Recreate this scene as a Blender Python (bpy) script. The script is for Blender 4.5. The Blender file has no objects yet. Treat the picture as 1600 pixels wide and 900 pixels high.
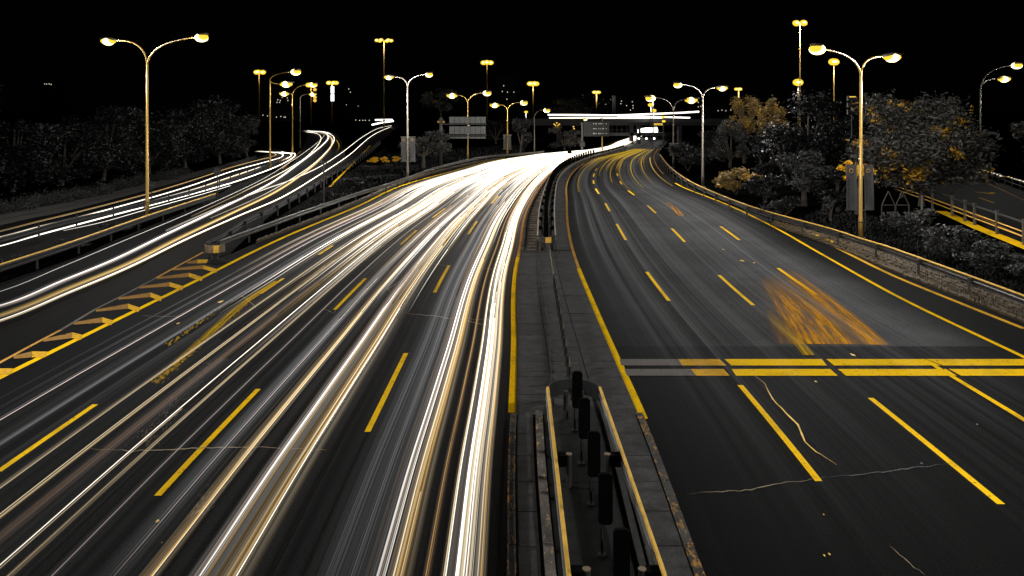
import bpy, math, random
import numpy as np
from mathutils import Vector
R = random.Random(7)
sc = bpy.context.scene
# ---------------------------------------------------------------- camera, world, exposure
H, F, HY = 7.5, 1270.0, 170.0        # eye height (m), focal length and horizon row in photo pixels
cam = bpy.data.objects.new('camera', bpy.data.cameras.new('camera')); sc.collection.objects.link(cam)
cam.location = (0, 0, H); cam.rotation_euler = (math.radians(90), 0, 0)
cam.data.sensor_width = 36; cam.data.lens = F/1600*36; cam.data.shift_y = -(450-HY)/1600
cam.data.clip_start = 0.2; cam.data.clip_end = 4000
sc.camera = cam
w = bpy.data.worlds.new('World'); sc.world = w; w.use_nodes = True
w.node_tree.nodes['Background'].inputs[0].default_value = (1, .95, .9, 1)
w.node_tree.nodes['Background'].inputs[1].default_value = 0.0004      # a black, moonless sky
sc.view_settings.view_transform = 'Standard'; sc.view_settings.look = 'None'
sc.view_settings.exposure = 0; sc.view_settings.gamma = 1
LAMP_W = 7600.0

def G(px, py, h=0.0):
    Z = F*(H-h)/(py-HY)
    return (( px-800)*Z/F, Z, h)
def P(px, py, Z):                     # a point at known distance
    return ((px-800)*Z/F, Z, H-(py-HY)*Z/F)

# ---------------------------------------------------------------- materials
MATS = {}
def nodes(name):
    m = bpy.data.materials.new(name); m.use_nodes = True
    nt = m.node_tree; b = nt.nodes['Principled BSDF']; MATS[name] = m
    return m, nt, b
def N(nt, t, **k):
    n = nt.nodes.new(t)
    for a, v in k.items(): setattr(n, a, v)
    return n
def ramp(nt, src, stops):
    r = N(nt, 'ShaderNodeValToRGB'); nt.links.new(src, r.inputs[0])
    el = r.color_ramp.elements
    while len(el) < len(stops): el.new(0.5)
    for e, (p, c) in zip(el, stops):
        e.position = p; e.color = (c, c, c, 1) if not isinstance(c, tuple) else (*c, 1)
    return r.outputs[0]
def noise(nt, scale, detail=4, vec=None, rough=.6):
    n = N(nt, 'ShaderNodeTexNoise'); n.inputs['Scale'].default_value = scale
    n.inputs['Detail'].default_value = detail; n.inputs['Roughness'].default_value = rough
    if vec is not None: nt.links.new(vec, n.inputs['Vector'])
    return n.outputs['Fac']
def mapping(nt, src, scale, loc=(0,0,0)):
    mp = N(nt, 'ShaderNodeMapping'); nt.links.new(src, mp.inputs[0])
    mp.inputs['Scale'].default_value = scale; mp.inputs['Location'].default_value = loc
    return mp.outputs[0]
def mixc(nt, fac, a, b, blend='MIX'):
    m = N(nt, 'ShaderNodeMix', data_type='RGBA', blend_type=blend)
    for sock, v in ((m.inputs[0], fac), (m.inputs[6], a), (m.inputs[7], b)):
        if isinstance(v, (int, float)): sock.default_value = v
        elif isinstance(v, tuple): sock.default_value = (*v, 1)
        else: nt.links.new(v, sock)
    return m.outputs[2]
def bump(nt, b, src, strength=.3, dist=.02):
    bp = N(nt, 'ShaderNodeBump'); bp.inputs['Strength'].default_value = strength; bp.inputs['Distance'].default_value = dist
    nt.links.new(src, bp.inputs['Height']); nt.links.new(bp.outputs[0], b.inputs['Normal'])
def plain(name, col, rough=.7, metal=0, var=.35, scale=3.0, spec=.5, bmp=.2):
    m, nt, b = nodes(name)
    tc = N(nt, 'ShaderNodeTexCoord').outputs['Object']
    n1 = noise(nt, scale, 6, tc); n2 = noise(nt, scale*14, 3, tc)
    c = mixc(nt, 1.0, tuple(col), ramp(nt, n1, [(.3, 1-var), (.7, 1+var*.6)]), 'MULTIPLY')
    c = mixc(nt, 1.0, c, ramp(nt, n2, [(.3, 1-var*.6), (.7, 1+var*.4)]), 'MULTIPLY')
    nt.links.new(c, b.inputs['Base Color'])
    b.inputs['Roughness'].default_value = rough; b.inputs['Metallic'].default_value = metal
    b.inputs['Specular IOR Level'].default_value = spec
    if bmp: bump(nt, b, n2, bmp, .01)
    return m
def asphalt(name, base=.0023, streak=.0062, patch=False, freq=70, amount=1.0):
    """dark asphalt with grey traffic light streaks painted in along the lanes (UV.x across, UV.y metres along)"""
    m, nt, b = nodes(name)
    uv = N(nt, 'ShaderNodeUVMap').outputs[0]; pos = N(nt, 'ShaderNodeNewGeometry').outputs['Position']
    s1 = noise(nt, 1, 5, mapping(nt, uv, (freq, .012, 1)), .75)
    s2 = noise(nt, 1, 3, mapping(nt, uv, (freq*.22, .02, 1), (3, 1, 0)), .5)
    g = noise(nt, 26, 2, pos); big = noise(nt, .18, 4, pos)
    st = ramp(nt, s1, [(.45, 0.0), (.72, 1.0)]); st2 = ramp(nt, s2, [(.38, 0.05), (.66, 1.0)])
    f = mixc(nt, 1.0, st, st2, 'MULTIPLY')
    c = mixc(nt, f, (base,)*3, (streak,)*3)  # faint light streaks of passing cars, put into the base colour
    if patch:                          # lighter stretch: light sheen on the road painted in, straight near edge
        sx = N(nt, 'ShaderNodeSeparateXYZ'); nt.links.new(uv, sx.inputs[0])
        gt = N(nt, 'ShaderNodeMapRange'); nt.links.new(sx.outputs[1], gt.inputs[0])
        gt.inputs[1].default_value = 25.6; gt.inputs[2].default_value = 25.75
        ge = N(nt, 'ShaderNodeMapRange'); nt.links.new(sx.outputs[1], ge.inputs[0])
        ge.inputs[1].default_value = 30; ge.inputs[2].default_value = 75; ge.inputs[3].default_value = 1; ge.inputs[4].default_value = .45
        across = ramp(nt, sx.outputs[0], [(.0, .15), (.26, .3), (.45, 1.0), (.72, 1.0), (.83, 0.0)])
        pf = mixc(nt, 1.0, mixc(nt, 1.0, gt.outputs[0], ge.outputs[0], 'MULTIPLY'), across, 'MULTIPLY')
        pf = mixc(nt, 1.0, pf, ramp(nt, big, [(.3, .55), (.7, 1.0)]), 'MULTIPLY')
        c = mixc(nt, pf, c, (.052, .052, .053))
    c = mixc(nt, 1.0, c, ramp(nt, g, [(.32, .1), (.5, .8), (.70, 3.2)]), 'MULTIPLY')
    c = mixc(nt, 1.0, c, ramp(nt, big, [(.3, .7), (.7, 1.25)]), 'MULTIPLY')
    nt.links.new(c, b.inputs['Base Color'])
    b.inputs['Roughness'].default_value = .8; b.inputs['Specular IOR Level'].default_value = .045
    bump(nt, b, g, .5, .012)
    return m
def paint(name, col, worn=.42, spots=(.3, .22, .17)):
    m, nt, b = nodes(name)
    pos = N(nt, 'ShaderNodeNewGeometry').outputs['Position']
    n = noise(nt, 9, 7, pos, .75); n2 = noise(nt, .6, 4, pos)
    f = mixc(nt, 1.0, ramp(nt, n, [(worn-.07, 0), (worn+.02, 1)]), ramp(nt, n2, [(.25, .55), (.5, 1)]), 'MULTIPLY')
    c = mixc(nt, f, (.05, .04, .03), mixc(nt, n2, tuple(x*.85 for x in col), col))
    nt.links.new(c, b.inputs['Base Color']); b.inputs['Roughness'].default_value = .6
    b.inputs['Specular IOR Level'].default_value = .0; b.inputs['Roughness'].default_value = 1
    return m
def glow(name, col, s, attr=False):
    m, nt, b = nodes(name)
    b.inputs['Base Color'].default_value = (.008, .008, .008, 1) if attr else (0, 0, 0, 1); b.inputs['Specular IOR Level'].default_value = 0; b.inputs['Roughness'].default_value = 1
    b.inputs['Emission Color'].default_value = (*col, 1); b.inputs['Emission Strength'].default_value = s
    if attr:
        a = N(nt, 'ShaderNodeAttribute', attribute_name='glow')
        mm = N(nt, 'ShaderNodeMath', operation='MULTIPLY'); mm.inputs[1].default_value = s
        nt.links.new(a.outputs['Fac'], mm.inputs[0]); nt.links.new(mm.outputs[0], b.inputs['Emission Strength'])
        m.cycles.emission_sampling = 'NONE'
    return m
YEL = (1.0, .60, .010)
asphalt('asphalt_a'); asphalt('asphalt_b', .0016, .008, True, 60); asphalt('asphalt_c', .0022, .005, False, 40)
paint('yellow_paint', YEL, .41); paint('worn_yellow', (.78, .43, .04), .42); paint('grey_paint', (.17, .155, .14), .42)
paint('ochre_paint', (.62, .33, .08), .42); paint('tan_paint', (.36, .20, .06), .44); paint('orange_glow_paint', (.75, .33, .015), .40); paint('orange_dim', (.28, .13, .03), .40)
plain('soil', (.0016, .0016, .0014), 1, var=.7, scale=.4, spec=.0)
plain('grass', (.03, .03, .024), .9, var=.5, spec=.1)
plain('kerb', (.04, .038, .034), .85, var=.5, scale=4, spec=.2)
plain('steel', (.075, .07, .063), .45, .6, var=.3); plain('rail_lit_gold', (.95, .56, .07), .5, .2, var=.25)
plain('rail_pale', (.26, .19, .11), .5, .4, var=.35)
plain('dark_metal', (.010, .010, .010), .7, .0, var=.2); plain('black_board', (.002, .002, .002), 1, var=.2, spec=.05)
plain('pole_lit_gold', (.46, .28, .06), .4, .3, var=.15, bmp=.03); plain('pole_grey', (.12, .10, .075), .45, .3, var=.15, bmp=.03)  # gold of the lamp light is put into the pole colour
plain('bark', (.05, .04, .03), .9); plain('banner', (.055, .055, .053), .8, var=.15, bmp=.03)
plain('sign_back', (.09, .09, .088), .6, .2, var=.2); plain('ink', (.02, .02, .02), .8)
plain('ochre_ink', (.5, .27, .05), .8); plain('sign_dark', (.008, .009, .008), .6); plain('white_mark', (.6, .6, .55), .6, var=.1)
plain('building', (.01, .01, .011), .8); plain('bridge_concrete', (.006, .0056, .005), .8, var=.3, scale=.6)
plain('seal_pale', (.30, .21, .10), .6, var=.5); plain('seal_yellow', (.9, .55, .03), .6, var=.4); plain('seal_dark', (.004,)*3, .6)
plain('pebbles', (.10, .062, .02), .8, var=.8, scale=5)
def concrete(name, a, flakes=None, flake_at=.55):
    m, nt, b = nodes(name)
    pos = N(nt, 'ShaderNodeNewGeometry').outputs['Position']; oi = N(nt, 'ShaderNodeObjectInfo').outputs['Random']
    n1 = noise(nt, 2.2, 8, pos, .7); n2 = noise(nt, 30, 3, pos)
    c = mixc(nt, ramp(nt, n1, [(.3, 0), (.75, 1)]), tuple(x*.35 for x in a), tuple(x*1.5 for x in a))
    c = mixc(nt, 1.0, c, ramp(nt, oi, [(0, .72), (1, 1.2)]), 'MULTIPLY')
    c = mixc(nt, 1.0, c, ramp(nt, n2, [(.3, .6), (.7, 1.3)]), 'MULTIPLY')
    if flakes:
        n3 = noise(nt, 5, 7, mapping(nt, pos, (2, .7, 1)), .75)
        c = mixc(nt, ramp(nt, n3, [(flake_at, 0), (flake_at+.03, 1)]), c, flakes)
    nt.links.new(c, b.inputs['Base Color']); b.inputs['Roughness'].default_value = .85
    b.inputs['Specular IOR Level'].default_value = .2; bump(nt, b, n1, .5, .03)
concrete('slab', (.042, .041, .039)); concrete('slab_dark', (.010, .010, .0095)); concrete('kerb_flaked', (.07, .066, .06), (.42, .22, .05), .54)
concrete('kerb_rough', (.12, .105, .09), (.42, .26, .10), .58)
concrete('slab_warm', (.14, .11, .075))
def leafmat(name, a, b_, at=.62, alt=(.6, .33, .03)):  # alt: orange lamp light on the leaves, painted in noise patches
    m, nt, b = nodes(name)
    pos = N(nt, 'ShaderNodeNewGeometry').outputs['Position']
    n1 = noise(nt, .55, 3, pos); n2 = noise(nt, 5, 2, pos)
    c = mixc(nt, ramp(nt, n2, [(.35, 0), (.65, 1)]), a, b_)
    if alt: c = mixc(nt, ramp(nt, n1, [(at, 0), (at+.05, 1)]), c, mixc(nt, n2, tuple(x*.5 for x in alt), alt))
    nt.links.new(c, b.inputs['Base Color']); b.inputs['Roughness'].default_value = .55; b.inputs['Specular IOR Level'].default_value = .35
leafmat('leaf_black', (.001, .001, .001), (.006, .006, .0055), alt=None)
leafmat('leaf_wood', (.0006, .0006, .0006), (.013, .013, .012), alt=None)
leafmat('leaf_dark', (.003, .003, .003), (.018, .018, .016), alt=None)
leafmat('leaf_mid', (.006, .006, .005), (.05, .05, .045), alt=None)
leafmat('leaf_grey', (.007, .007, .006), (.08, .08, .073), .64)
leafmat('leaf_mixed', (.010, .010, .009), (.11, .105, .09), .575, (.62, .34, .03))
leafmat('leaf_lit_gold', (.6, .32, .02), (1, .6, .03), alt=None)  # orange lamp light carried as leaf colour
leafmat('leaf_blond', (.08, .06, .03), (.38, .24, .06), .56)
glow('lens', (1, .66, .05), 1.25); glow('bulb', (1, .80, .35), 5); glow('lens_hot', (1, .86, .5), 6); glow('far_window', (1, .9, .7), .9)
for m in ('lens', 'bulb', 'lens_hot', 'far_window'): MATS[m].cycles.emission_sampling = 'NONE'
glow('light_box', (1, 1, 1), 2.2); glow('amber_light', (1, .6, .1), 1.0)
TR = {'w': ((1, .93, .82), 3.2), 'c': ((1, .80, .50), 1.5), 'g': ((1, .60, .16), .75), 'b': ((.8, .45, .2), .28),
      'p': ((1, .80, .70), .75), 'd': ((.95, .9, .95), .10), 'e': ((.95, .93, 1), .045), 'y': ((1, .66, .03), .65)}
for k, (c, s) in TR.items(): glow('trail_'+k, c, s, True)

def soft_light(name, cols, s, freq=7, lo=.35, hi=.75, along=.02, edge=True):
    """light streaks that only add light: emission over a clear sheet, fine streaks along its length"""
    m = bpy.data.materials.new(name); m.use_nodes = True; nt = m.node_tree; MATS[name] = m
    nt.nodes.remove(nt.nodes['Principled BSDF']); out = nt.nodes['Material Output']
    uv = N(nt, 'ShaderNodeUVMap').outputs[0]
    n1 = noise(nt, 1, 4, mapping(nt, uv, (freq, along, 1)), .7); n2 = noise(nt, 1, 2, mapping(nt, uv, (freq*.3, along*.6, 1), (5, 2, 0)))
    f = mixc(nt, 1.0, ramp(nt, n1, [(lo, 0), (hi, 1)]), ramp(nt, n2, [(.3, .15), (.65, 1)]), 'MULTIPLY')
    if edge:
        sx = N(nt, 'ShaderNodeSeparateXYZ'); nt.links.new(uv, sx.inputs[0])
        f = mixc(nt, 1.0, f, ramp(nt, sx.outputs[0], [(0, 0), (.3, .7), (.5, 1), (.7, .7), (1, 0)]), 'MULTIPLY')
    n3 = noise(nt, 1, 2, mapping(nt, uv, (freq*.6, along*.5, 1), (9, 4, 0)))
    col = ramp(nt, n3, [(.35+.3*i/max(1, len(cols)-1), c) for i, c in enumerate(cols)])
    e = N(nt, 'ShaderNodeEmission'); nt.links.new(col, e.inputs[0])
    a = N(nt, 'ShaderNodeAttribute', attribute_name='glow'); mm = N(nt, 'ShaderNodeMath', operation='MULTIPLY'); nt.links.new(a.outputs['Fac'], mm.inputs[0]); mm.inputs[1].default_value = s
    m2 = N(nt, 'ShaderNodeMath', operation='MULTIPLY'); nt.links.new(mm.outputs[0], m2.inputs[0]); nt.links.new(f, m2.inputs[1]); nt.links.new(m2.outputs[0], e.inputs[1])
    tr = N(nt, 'ShaderNodeBsdfTransparent'); ad = N(nt, 'ShaderNodeAddShader'); nt.links.new(e.outputs[0], ad.inputs[0]); nt.links.new(tr.outputs[0], ad.inputs[1])
    nt.links.new(ad.outputs[0], out.inputs[0]); m.cycles.emission_sampling = 'NONE'
    return m
soft_light('soft_white', [(1, .80, .62), (1, .95, .92), (1, .97, .95)], .95, 11)
soft_light('soft_gold', [(1, .52, .12), (1, .82, .5), (1, .95, .85)], .75, 11)
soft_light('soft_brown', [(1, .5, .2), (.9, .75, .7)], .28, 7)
soft_light('soft_grey', [(.9, .9, .92), (1, 1, 1)], .12, 16, .36, .75)
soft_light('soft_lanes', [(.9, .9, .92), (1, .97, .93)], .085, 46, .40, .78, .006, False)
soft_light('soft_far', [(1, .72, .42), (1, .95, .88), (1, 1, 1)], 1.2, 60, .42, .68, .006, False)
def painted_glow(name, col):
    """scattered vehicle light painted as thin streaks along the driving direction, the road showing through"""
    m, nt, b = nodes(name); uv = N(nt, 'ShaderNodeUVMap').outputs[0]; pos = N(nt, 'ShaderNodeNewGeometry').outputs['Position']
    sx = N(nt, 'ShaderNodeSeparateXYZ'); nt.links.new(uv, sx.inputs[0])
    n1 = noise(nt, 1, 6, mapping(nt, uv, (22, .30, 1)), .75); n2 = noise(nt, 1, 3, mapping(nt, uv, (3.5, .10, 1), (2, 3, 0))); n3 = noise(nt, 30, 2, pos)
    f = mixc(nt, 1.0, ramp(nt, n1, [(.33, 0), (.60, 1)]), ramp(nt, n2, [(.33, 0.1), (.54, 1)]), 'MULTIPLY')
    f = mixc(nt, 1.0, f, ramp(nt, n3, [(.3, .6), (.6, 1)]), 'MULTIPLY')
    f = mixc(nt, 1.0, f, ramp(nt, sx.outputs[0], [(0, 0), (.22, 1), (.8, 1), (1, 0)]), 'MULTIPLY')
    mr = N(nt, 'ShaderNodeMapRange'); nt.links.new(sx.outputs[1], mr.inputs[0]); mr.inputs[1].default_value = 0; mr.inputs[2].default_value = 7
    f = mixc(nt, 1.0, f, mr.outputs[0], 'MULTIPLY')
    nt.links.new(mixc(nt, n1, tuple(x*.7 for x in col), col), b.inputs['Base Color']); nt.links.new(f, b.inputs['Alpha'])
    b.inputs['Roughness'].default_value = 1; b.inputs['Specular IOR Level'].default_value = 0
painted_glow('glow_orange', (1.0, .43, .006)); painted_glow('glow_yellow', (1.0, .6, .01))

# ---------------------------------------------------------------- object helpers
def tag(o, label=None, cat=None, group=None, kind=None):
    if label: o['label'] = label
    if cat: o['category'] = cat
    if group: o['group'] = group
    if kind: o['kind'] = kind
    return o
def empty(name, loc, label, cat, group=None):
    o = bpy.data.objects.new(name, None); sc.collection.objects.link(o); o.location = loc
    return tag(o, label, cat, group)
class MB:
    def __init__(s): s.v = []; s.f = []; s.m = []; s.uv = {}; s.g = []
    def quad(s, pts, m=0):
        i = len(s.v); s.v += [tuple(p) for p in pts]; s.f.append(tuple(range(i, i+len(pts)))); s.m.append(m)
    def box(s, c, d, rz=0, m=0, taper=1.0):
        ca, sa = math.cos(rz), math.sin(rz); i = len(s.v)
        for z in (-1, 1):
            t = taper if z > 0 else 1.0
            for x, y in ((-1,-1),(1,-1),(1,1),(-1,1)):
                X, Y = x*d[0]/2*t, y*d[1]/2*t
                s.v.append((c[0]+X*ca-Y*sa, c[1]+X*sa+Y*ca, c[2]+z*d[2]/2))
        for f in ((0,3,2,1),(4,5,6,7),(0,1,5,4),(1,2,6,5),(2,3,7,6),(3,0,4,7)):
            s.f.append(tuple(i+k for k in f)); s.m.append(m)
    def tube(s, pts, r, n=8, m=0, caps=True, g=None):
        pts = [Vector(p) for p in pts]; rr = r if isinstance(r, (list, tuple)) else [r]*len(pts)
        i0 = len(s.v)
        for k, p in enumerate(pts):
            d = (pts[min(k+1, len(pts)-1)]-pts[max(k-1, 0)]).normalized()
            a = d.cross(Vector((0, 0, 1)) if abs(d.z) < .9 else Vector((1, 0, 0))).normalized(); b = a.cross(d)
            for j in range(n):
                t = 2*math.pi*j/n; q = p+(a*math.cos(t)+b*math.sin(t))*rr[k]
                s.v.append(tuple(q))
                if g is not None: s.g.append(g[k])
        for k in range(len(pts)-1):
            for j in range(n):
                a = i0+k*n+j; b = i0+k*n+(j+1) % n
                s.f.append((a, b, b+n, a+n)); s.m.append(m)
        if caps:
            s.f.append(tuple(i0+j for j in range(n-1, -1, -1))); s.m.append(m)
            e = i0+(len(pts)-1)*n; s.f.append(tuple(e+j for j in range(n))); s.m.append(m)
    def ball(s, c, r, nu=12, nv=7, m=0, jit=0):
        i0 = len(s.v)
        for a in range(nv+1):
            ph = math.pi*a/nv
            for b in range(nu):
                t = 2*math.pi*b/nu; k = 1+R.uniform(-jit, jit)
                s.v.append((c[0]+r[0]*math.sin(ph)*math.cos(t)*k, c[1]+r[1]*math.sin(ph)*math.sin(t)*k, c[2]+r[2]*math.cos(ph)*k))
        for a in range(nv):
            for b in range(nu):
                p = i0+a*nu+b; q = i0+a*nu+(b+1) % nu
                s.f.append((p, p+nu, q+nu, q)); s.m.append(m)
    def sweep(s, path, prof, m=0):      # prof: (lateral, z) pairs; lateral is to the right of travel
        path = [Vector(p) for p in path]; n = len(prof); i0 = len(s.v)
        for k, p in enumerate(path):
            d = path[min(k+1, len(path)-1)]-path[max(k-1, 0)]; d.z = 0; d.normalize()
            rt = Vector((d.y, -d.x, 0))
            for l, z in prof: s.v.append(tuple(p+rt*l+Vector((0, 0, z))))
        for k in range(len(path)-1):
            for j in range(n):
                a = i0+k*n+j; b = i0+k*n+(j+1) % n
                s.f.append((a, b, b+n, a+n)); s.m.append(m)
        s.f.append(tuple(i0+j for j in range(n-1, -1, -1))); s.m.append(m)
        e = i0+(len(path)-1)*n; s.f.append(tuple(e+j for j in range(n))); s.m.append(m)
    def build(s, name, mats, parent=None, smooth=False, loc=None, uv=None):
        me = bpy.data.meshes.new(name)
        v = s.v if loc is None else [(a-loc[0], b-loc[1], c-loc[2]) for a, b, c in s.v]
        me.from_pydata(v, [], s.f)
        for k in (mats if isinstance(mats, (list, tuple)) else [mats]): me.materials.append(MATS[k])
        me.polygons.foreach_set('material_index', s.m)
        if smooth: me.polygons.foreach_set('use_smooth', [True]*len(s.f))
        if uv is not None:
            ul = me.uv_layers.new(name='UVMap'); li = np.empty(len(me.loops), dtype=np.int32); me.loops.foreach_get('vertex_index', li)
            ul.data.foreach_set('uv', np.asarray(uv, dtype=np.float32)[li].ravel())
        if s.g and len(s.g) == len(s.v):
            at = me.attributes.new('glow', 'FLOAT', 'POINT'); at.data.foreach_set('value', s.g)
        o = bpy.data.objects.new(name, me); sc.collection.objects.link(o)
        if parent is not None:
            o.parent = parent
            if loc is None:
                pl = parent.location; o.location = (-pl[0], -pl[1], -pl[2])
        elif loc is not None: o.location = loc
        return o
def local(mb, name, mats, parent, smooth=False):   # vertices are already relative to the parent
    o = mb.build(name, mats, None, smooth); o.parent = parent; return o
def copy_tree(o, parent=None):
    c = o.copy(); sc.collection.objects.link(c)
    if parent: c.parent = parent
    for ch in o.children: copy_tree(ch, c)
    return c

def crv(pts):
    """smooth interpolator y -> x through (y, x) knots, straight outside them"""
    pts = sorted(pts); ys = np.array([p[0] for p in pts], float); xs = np.array([p[1] for p in pts], float)
    d = np.diff(xs)/np.diff(ys); m = np.empty(len(xs)); m[0] = d[0]; m[-1] = d[-1]
    for i in range(1, len(xs)-1):
        h0, h1 = ys[i]-ys[i-1], ys[i+1]-ys[i]; m[i] = (d[i-1]*h1+d[i]*h0)/(h0+h1)
    def f(y):
        if y <= ys[0]: return xs[0]+m[0]*(y-ys[0])
        if y >= ys[-1]: return xs[-1]+m[-1]*(y-ys[-1])
        i = int(np.searchsorted(ys, y))-1; h = ys[i+1]-ys[i]; t = (y-ys[i])/h
        return ((2*t**3-3*t**2+1)*xs[i]+(t**3-2*t**2+t)*h*m[i]+(-2*t**3+3*t**2)*xs[i+1]+(t**3-t**2)*h*m[i+1])
    return f
def smooth_px(pts, n=6):              # Catmull-Rom through pixel knots
    out = []
    P_ = [pts[0]]+list(pts)+[pts[-1]]
    for i in range(1, len(P_)-2):
        p0, p1, p2, p3 = [np.array(P_[j], float) for j in (i-1, i, i+1, i+2)]
        for k in range(n):
            t = k/n
            out.append(tuple(.5*((2*p1)+(-p0+p2)*t+(2*p0-5*p1+4*p2-p3)*t*t+(-p0+3*p1-3*p2+p3)*t**3)))
    out.append(tuple(pts[-1])); return out
def yrange(y0, y1):                   # rows from near (large) to far, finer far away
    ys = []; y = y0
    while y > y1: ys.append(y); y -= max(1.0, (y-HY)*.045)
    return ys+[y1]
# edges of the two carriageways
LE = crv([(900,-602),(590,0),(442,300),(369,447.6),(322,560),(289,631),(265,716),(250,775),(244,815),(239,855),(236,900),(230,943),(221,965),(217,978),(212,990)])
RE = crv([(900,795),(700,797),(640,800),(550,803),(420,806),(386,812.7),(331,823),(295,842),(270,861),(259,874),(251,884),(240.5,916),(234,948),(228,972),(222,987),(216,998),(212,1004)])
RL = crv([(900,1100),(640,1000),(562,965),(470,925),(416,903),(384,893),(340,886),(314,885.5),(285,886.5),(272,893),(257,910),(248,927),(239.5,962),(235,982),(228,1002),(220,1016),(212,1026)])
RR = crv([(900,2308),(558,1600),(462,1400),(395,1280),(350,1200),(317,1130),(290,1062),(275,1040),(262,1028),(252,1023),(243,1022),(237,1025),(230,1030),(222,1037),(212,1048)])
RO = crv([(900,2596),(500,1600),(378,1296),(350,1225),(310,1115),(285,1068),(262,1038),(252,1030),(243,1028),(237,1031),(230,1036),(222,1043),(212,1054)])
def LO(y): return LE(y)-(4+ (y-HY)*.10)
def ground_at(a, b, u, y, h=0.0, z=None):
    x = a(y)+(b(y)-a(y))*u; p = G(x, y, h); return (p[0], p[1], h if z is None else z)
def road_sheet(name, a, b, y0, y1, z, mat, label, thick=.0, cols=8, fu=None):
    mb = MB(); uv = []; ys = yrange(y0, y1); rows = []
    A0, A1 = G(a(y0), y0), G(b(y0), y0); B0, B1 = G(a(y0-40), y0-40), G(b(y0-40), y0-40)
    k = (-40-A0[1])/(B0[1]-A0[1])      # carry on straight to 40 m behind the viewpoint
    rows.append(((A0[0]+(B0[0]-A0[0])*k, -40), (A1[0]+(B1[0]-A1[0])*k, -40)))
    for y in ys: rows.append((G(a(y), y)[:2], G(b(y), y)[:2]))
    for l, r in rows:
        for c in range(cols+1):
            t = c/cols; mb.v.append((l[0]+(r[0]-l[0])*t, l[1]+(r[1]-l[1])*t, z)); uv.append((t, l[1]))
    for i in range(len(rows)-1):
        for c in range(cols):
            p = i*(cols+1)+c; mb.f.append((p, p+1, p+cols+2, p+cols+1)); mb.m.append(0)
    o = mb.build(name, mat, uv=uv); return tag(o, label, kind='structure')
def line(a, b, u, y0, y1, w, z, name, mat, parent, step=None):
    """painted line w metres wide that follows fraction u of the carriageway"""
    pts = [ground_at(a, b, u, y) for y in yrange(y0, y1)]
    return ribbon([(p[0], p[1], z) for p in pts], w, name, mat, parent)
def ribbon(pts, w, name, mat, parent=None, taper=None):
    mb = MB(); P_ = [Vector(p) for p in pts]
    for k, p in enumerate(P_):
        d = P_[min(k+1, len(P_)-1)]-P_[max(k-1, 0)]; d.z = 0; d.normalize(); r = Vector((d.y, -d.x, 0))
        ww = w*(taper[k] if taper else 1)
        mb.v += [tuple(p-r*ww/2), tuple(p+r*ww/2)]
    for k in range(len(P_)-1): mb.f.append((2*k, 2*k+1, 2*k+3, 2*k+2)); mb.m.append(0)
    return mb.build(name, mat, parent)
def px_sheet(pairs, z, name, mat, label=None, kind=None, parent=None, cols=4, n=6):
    ls = smooth_px([p[0] for p in pairs], n); rs = smooth_px([p[1] for p in pairs], n)
    mb = MB(); uv = []; d = 0; last = None
    for l, r in zip(ls, rs):
        A, B = G(*l), G(*r); mid = Vector(((A[0]+B[0])/2, (A[1]+B[1])/2, 0))
        if last is not None: d += (mid-last).length
        last = mid
        for c in range(cols+1):
            t = c/cols; mb.v.append((A[0]+(B[0]-A[0])*t, A[1]+(B[1]-A[1])*t, z)); uv.append((t, d))
    for i in range(len(ls)-1):
        for c in range(cols):
            p = i*(cols+1)+c; mb.f.append((p, p+1, p+cols+2, p+cols+1)); mb.m.append(0)
    return tag(mb.build(name, mat, parent, uv=uv), label, kind=kind)

# ---------------------------------------------------------------- ground and roads
mb = MB(); mb.quad([(-1500,-200,-.03),(1500,-200,-.03),(1500,3000,-.03),(-1500,3000,-.03)])
tag(mb.build('ground', 'soil'), 'dark soil and rough ground around the roads', kind='structure')
roadL = road_sheet('road', LO, lambda y: RE(y)+1, 1150, 206, 0.0, 'asphalt_a', 'dark four lane carriageway on the left with glowing traffic')
roadR = road_sheet('road', lambda y: RL(y)-1, RO, 1150, 206, 0.0, 'asphalt_b', 'dark four lane carriageway on the right of the median')
ramp1 = px_sheet([((-900,640),(-602,900)),((-420,560),(-250,719)),((-160,500),(-18,598)),((-20,450),(150,512)),((110,405),(330,419)),((200,367),(372,384)),((290,330),(425,335)),((380,284),(478,303)),((447,262),(512,279)),((466,245),(545,260))],
        .004, 'road', 'asphalt_c', 'dark slip road that merges from the left', 'structure')
px_sheet([((466,245),(545,260)),((474,228),(538,235)),((480,214),(530,214)),((478,207),(520,207)),((440,203),(500,203.5))], .008, 'road', 'asphalt_c', 'far loop of the slip road curling away to the left', 'structure')
px_sheet([((530,257),(545,260)),((556,238),(580,234)),((574,217),(597,219)),((600,198),(622,199)),((625,187),(650,187))], .006, 'road', 'asphalt_c', 'far straight branch of the slip road', 'structure')
road2 = px_sheet([((-300,415),(-300,520)),((0,344),(0,412)),((100,324),(100,380)),((220,295),(228,338)),((335,265),(335,302)),((400,246),(420,268)),((430,238),(462,247)),((400,231),(440,234)),((340,230),(400,231))],
        .002, 'road', 'asphalt_c', 'outer slip road on the far left beside the hedge', 'structure')
road3 = px_sheet([((1330,258),(1380,282)),((1430,262),(1430,300)),((1500,264),(1480,320)),((1600,298),(1600,388)),((1760,350),(1760,470)),((2000,430),(2000,600))],
        .004, 'road', 'asphalt_c', 'side road behind the black fence on the right', 'structure')
px_sheet([((-300,410),(-300,432)),((0,340),(0,354)),((100,320),(100,332)),((220,292),(220,301)),((335,263),(335,269)),((400,245),(401,249))], .06, 'pavement', 'kerb', 'grey pavement strip along the outer slip road', 'structure')
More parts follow.
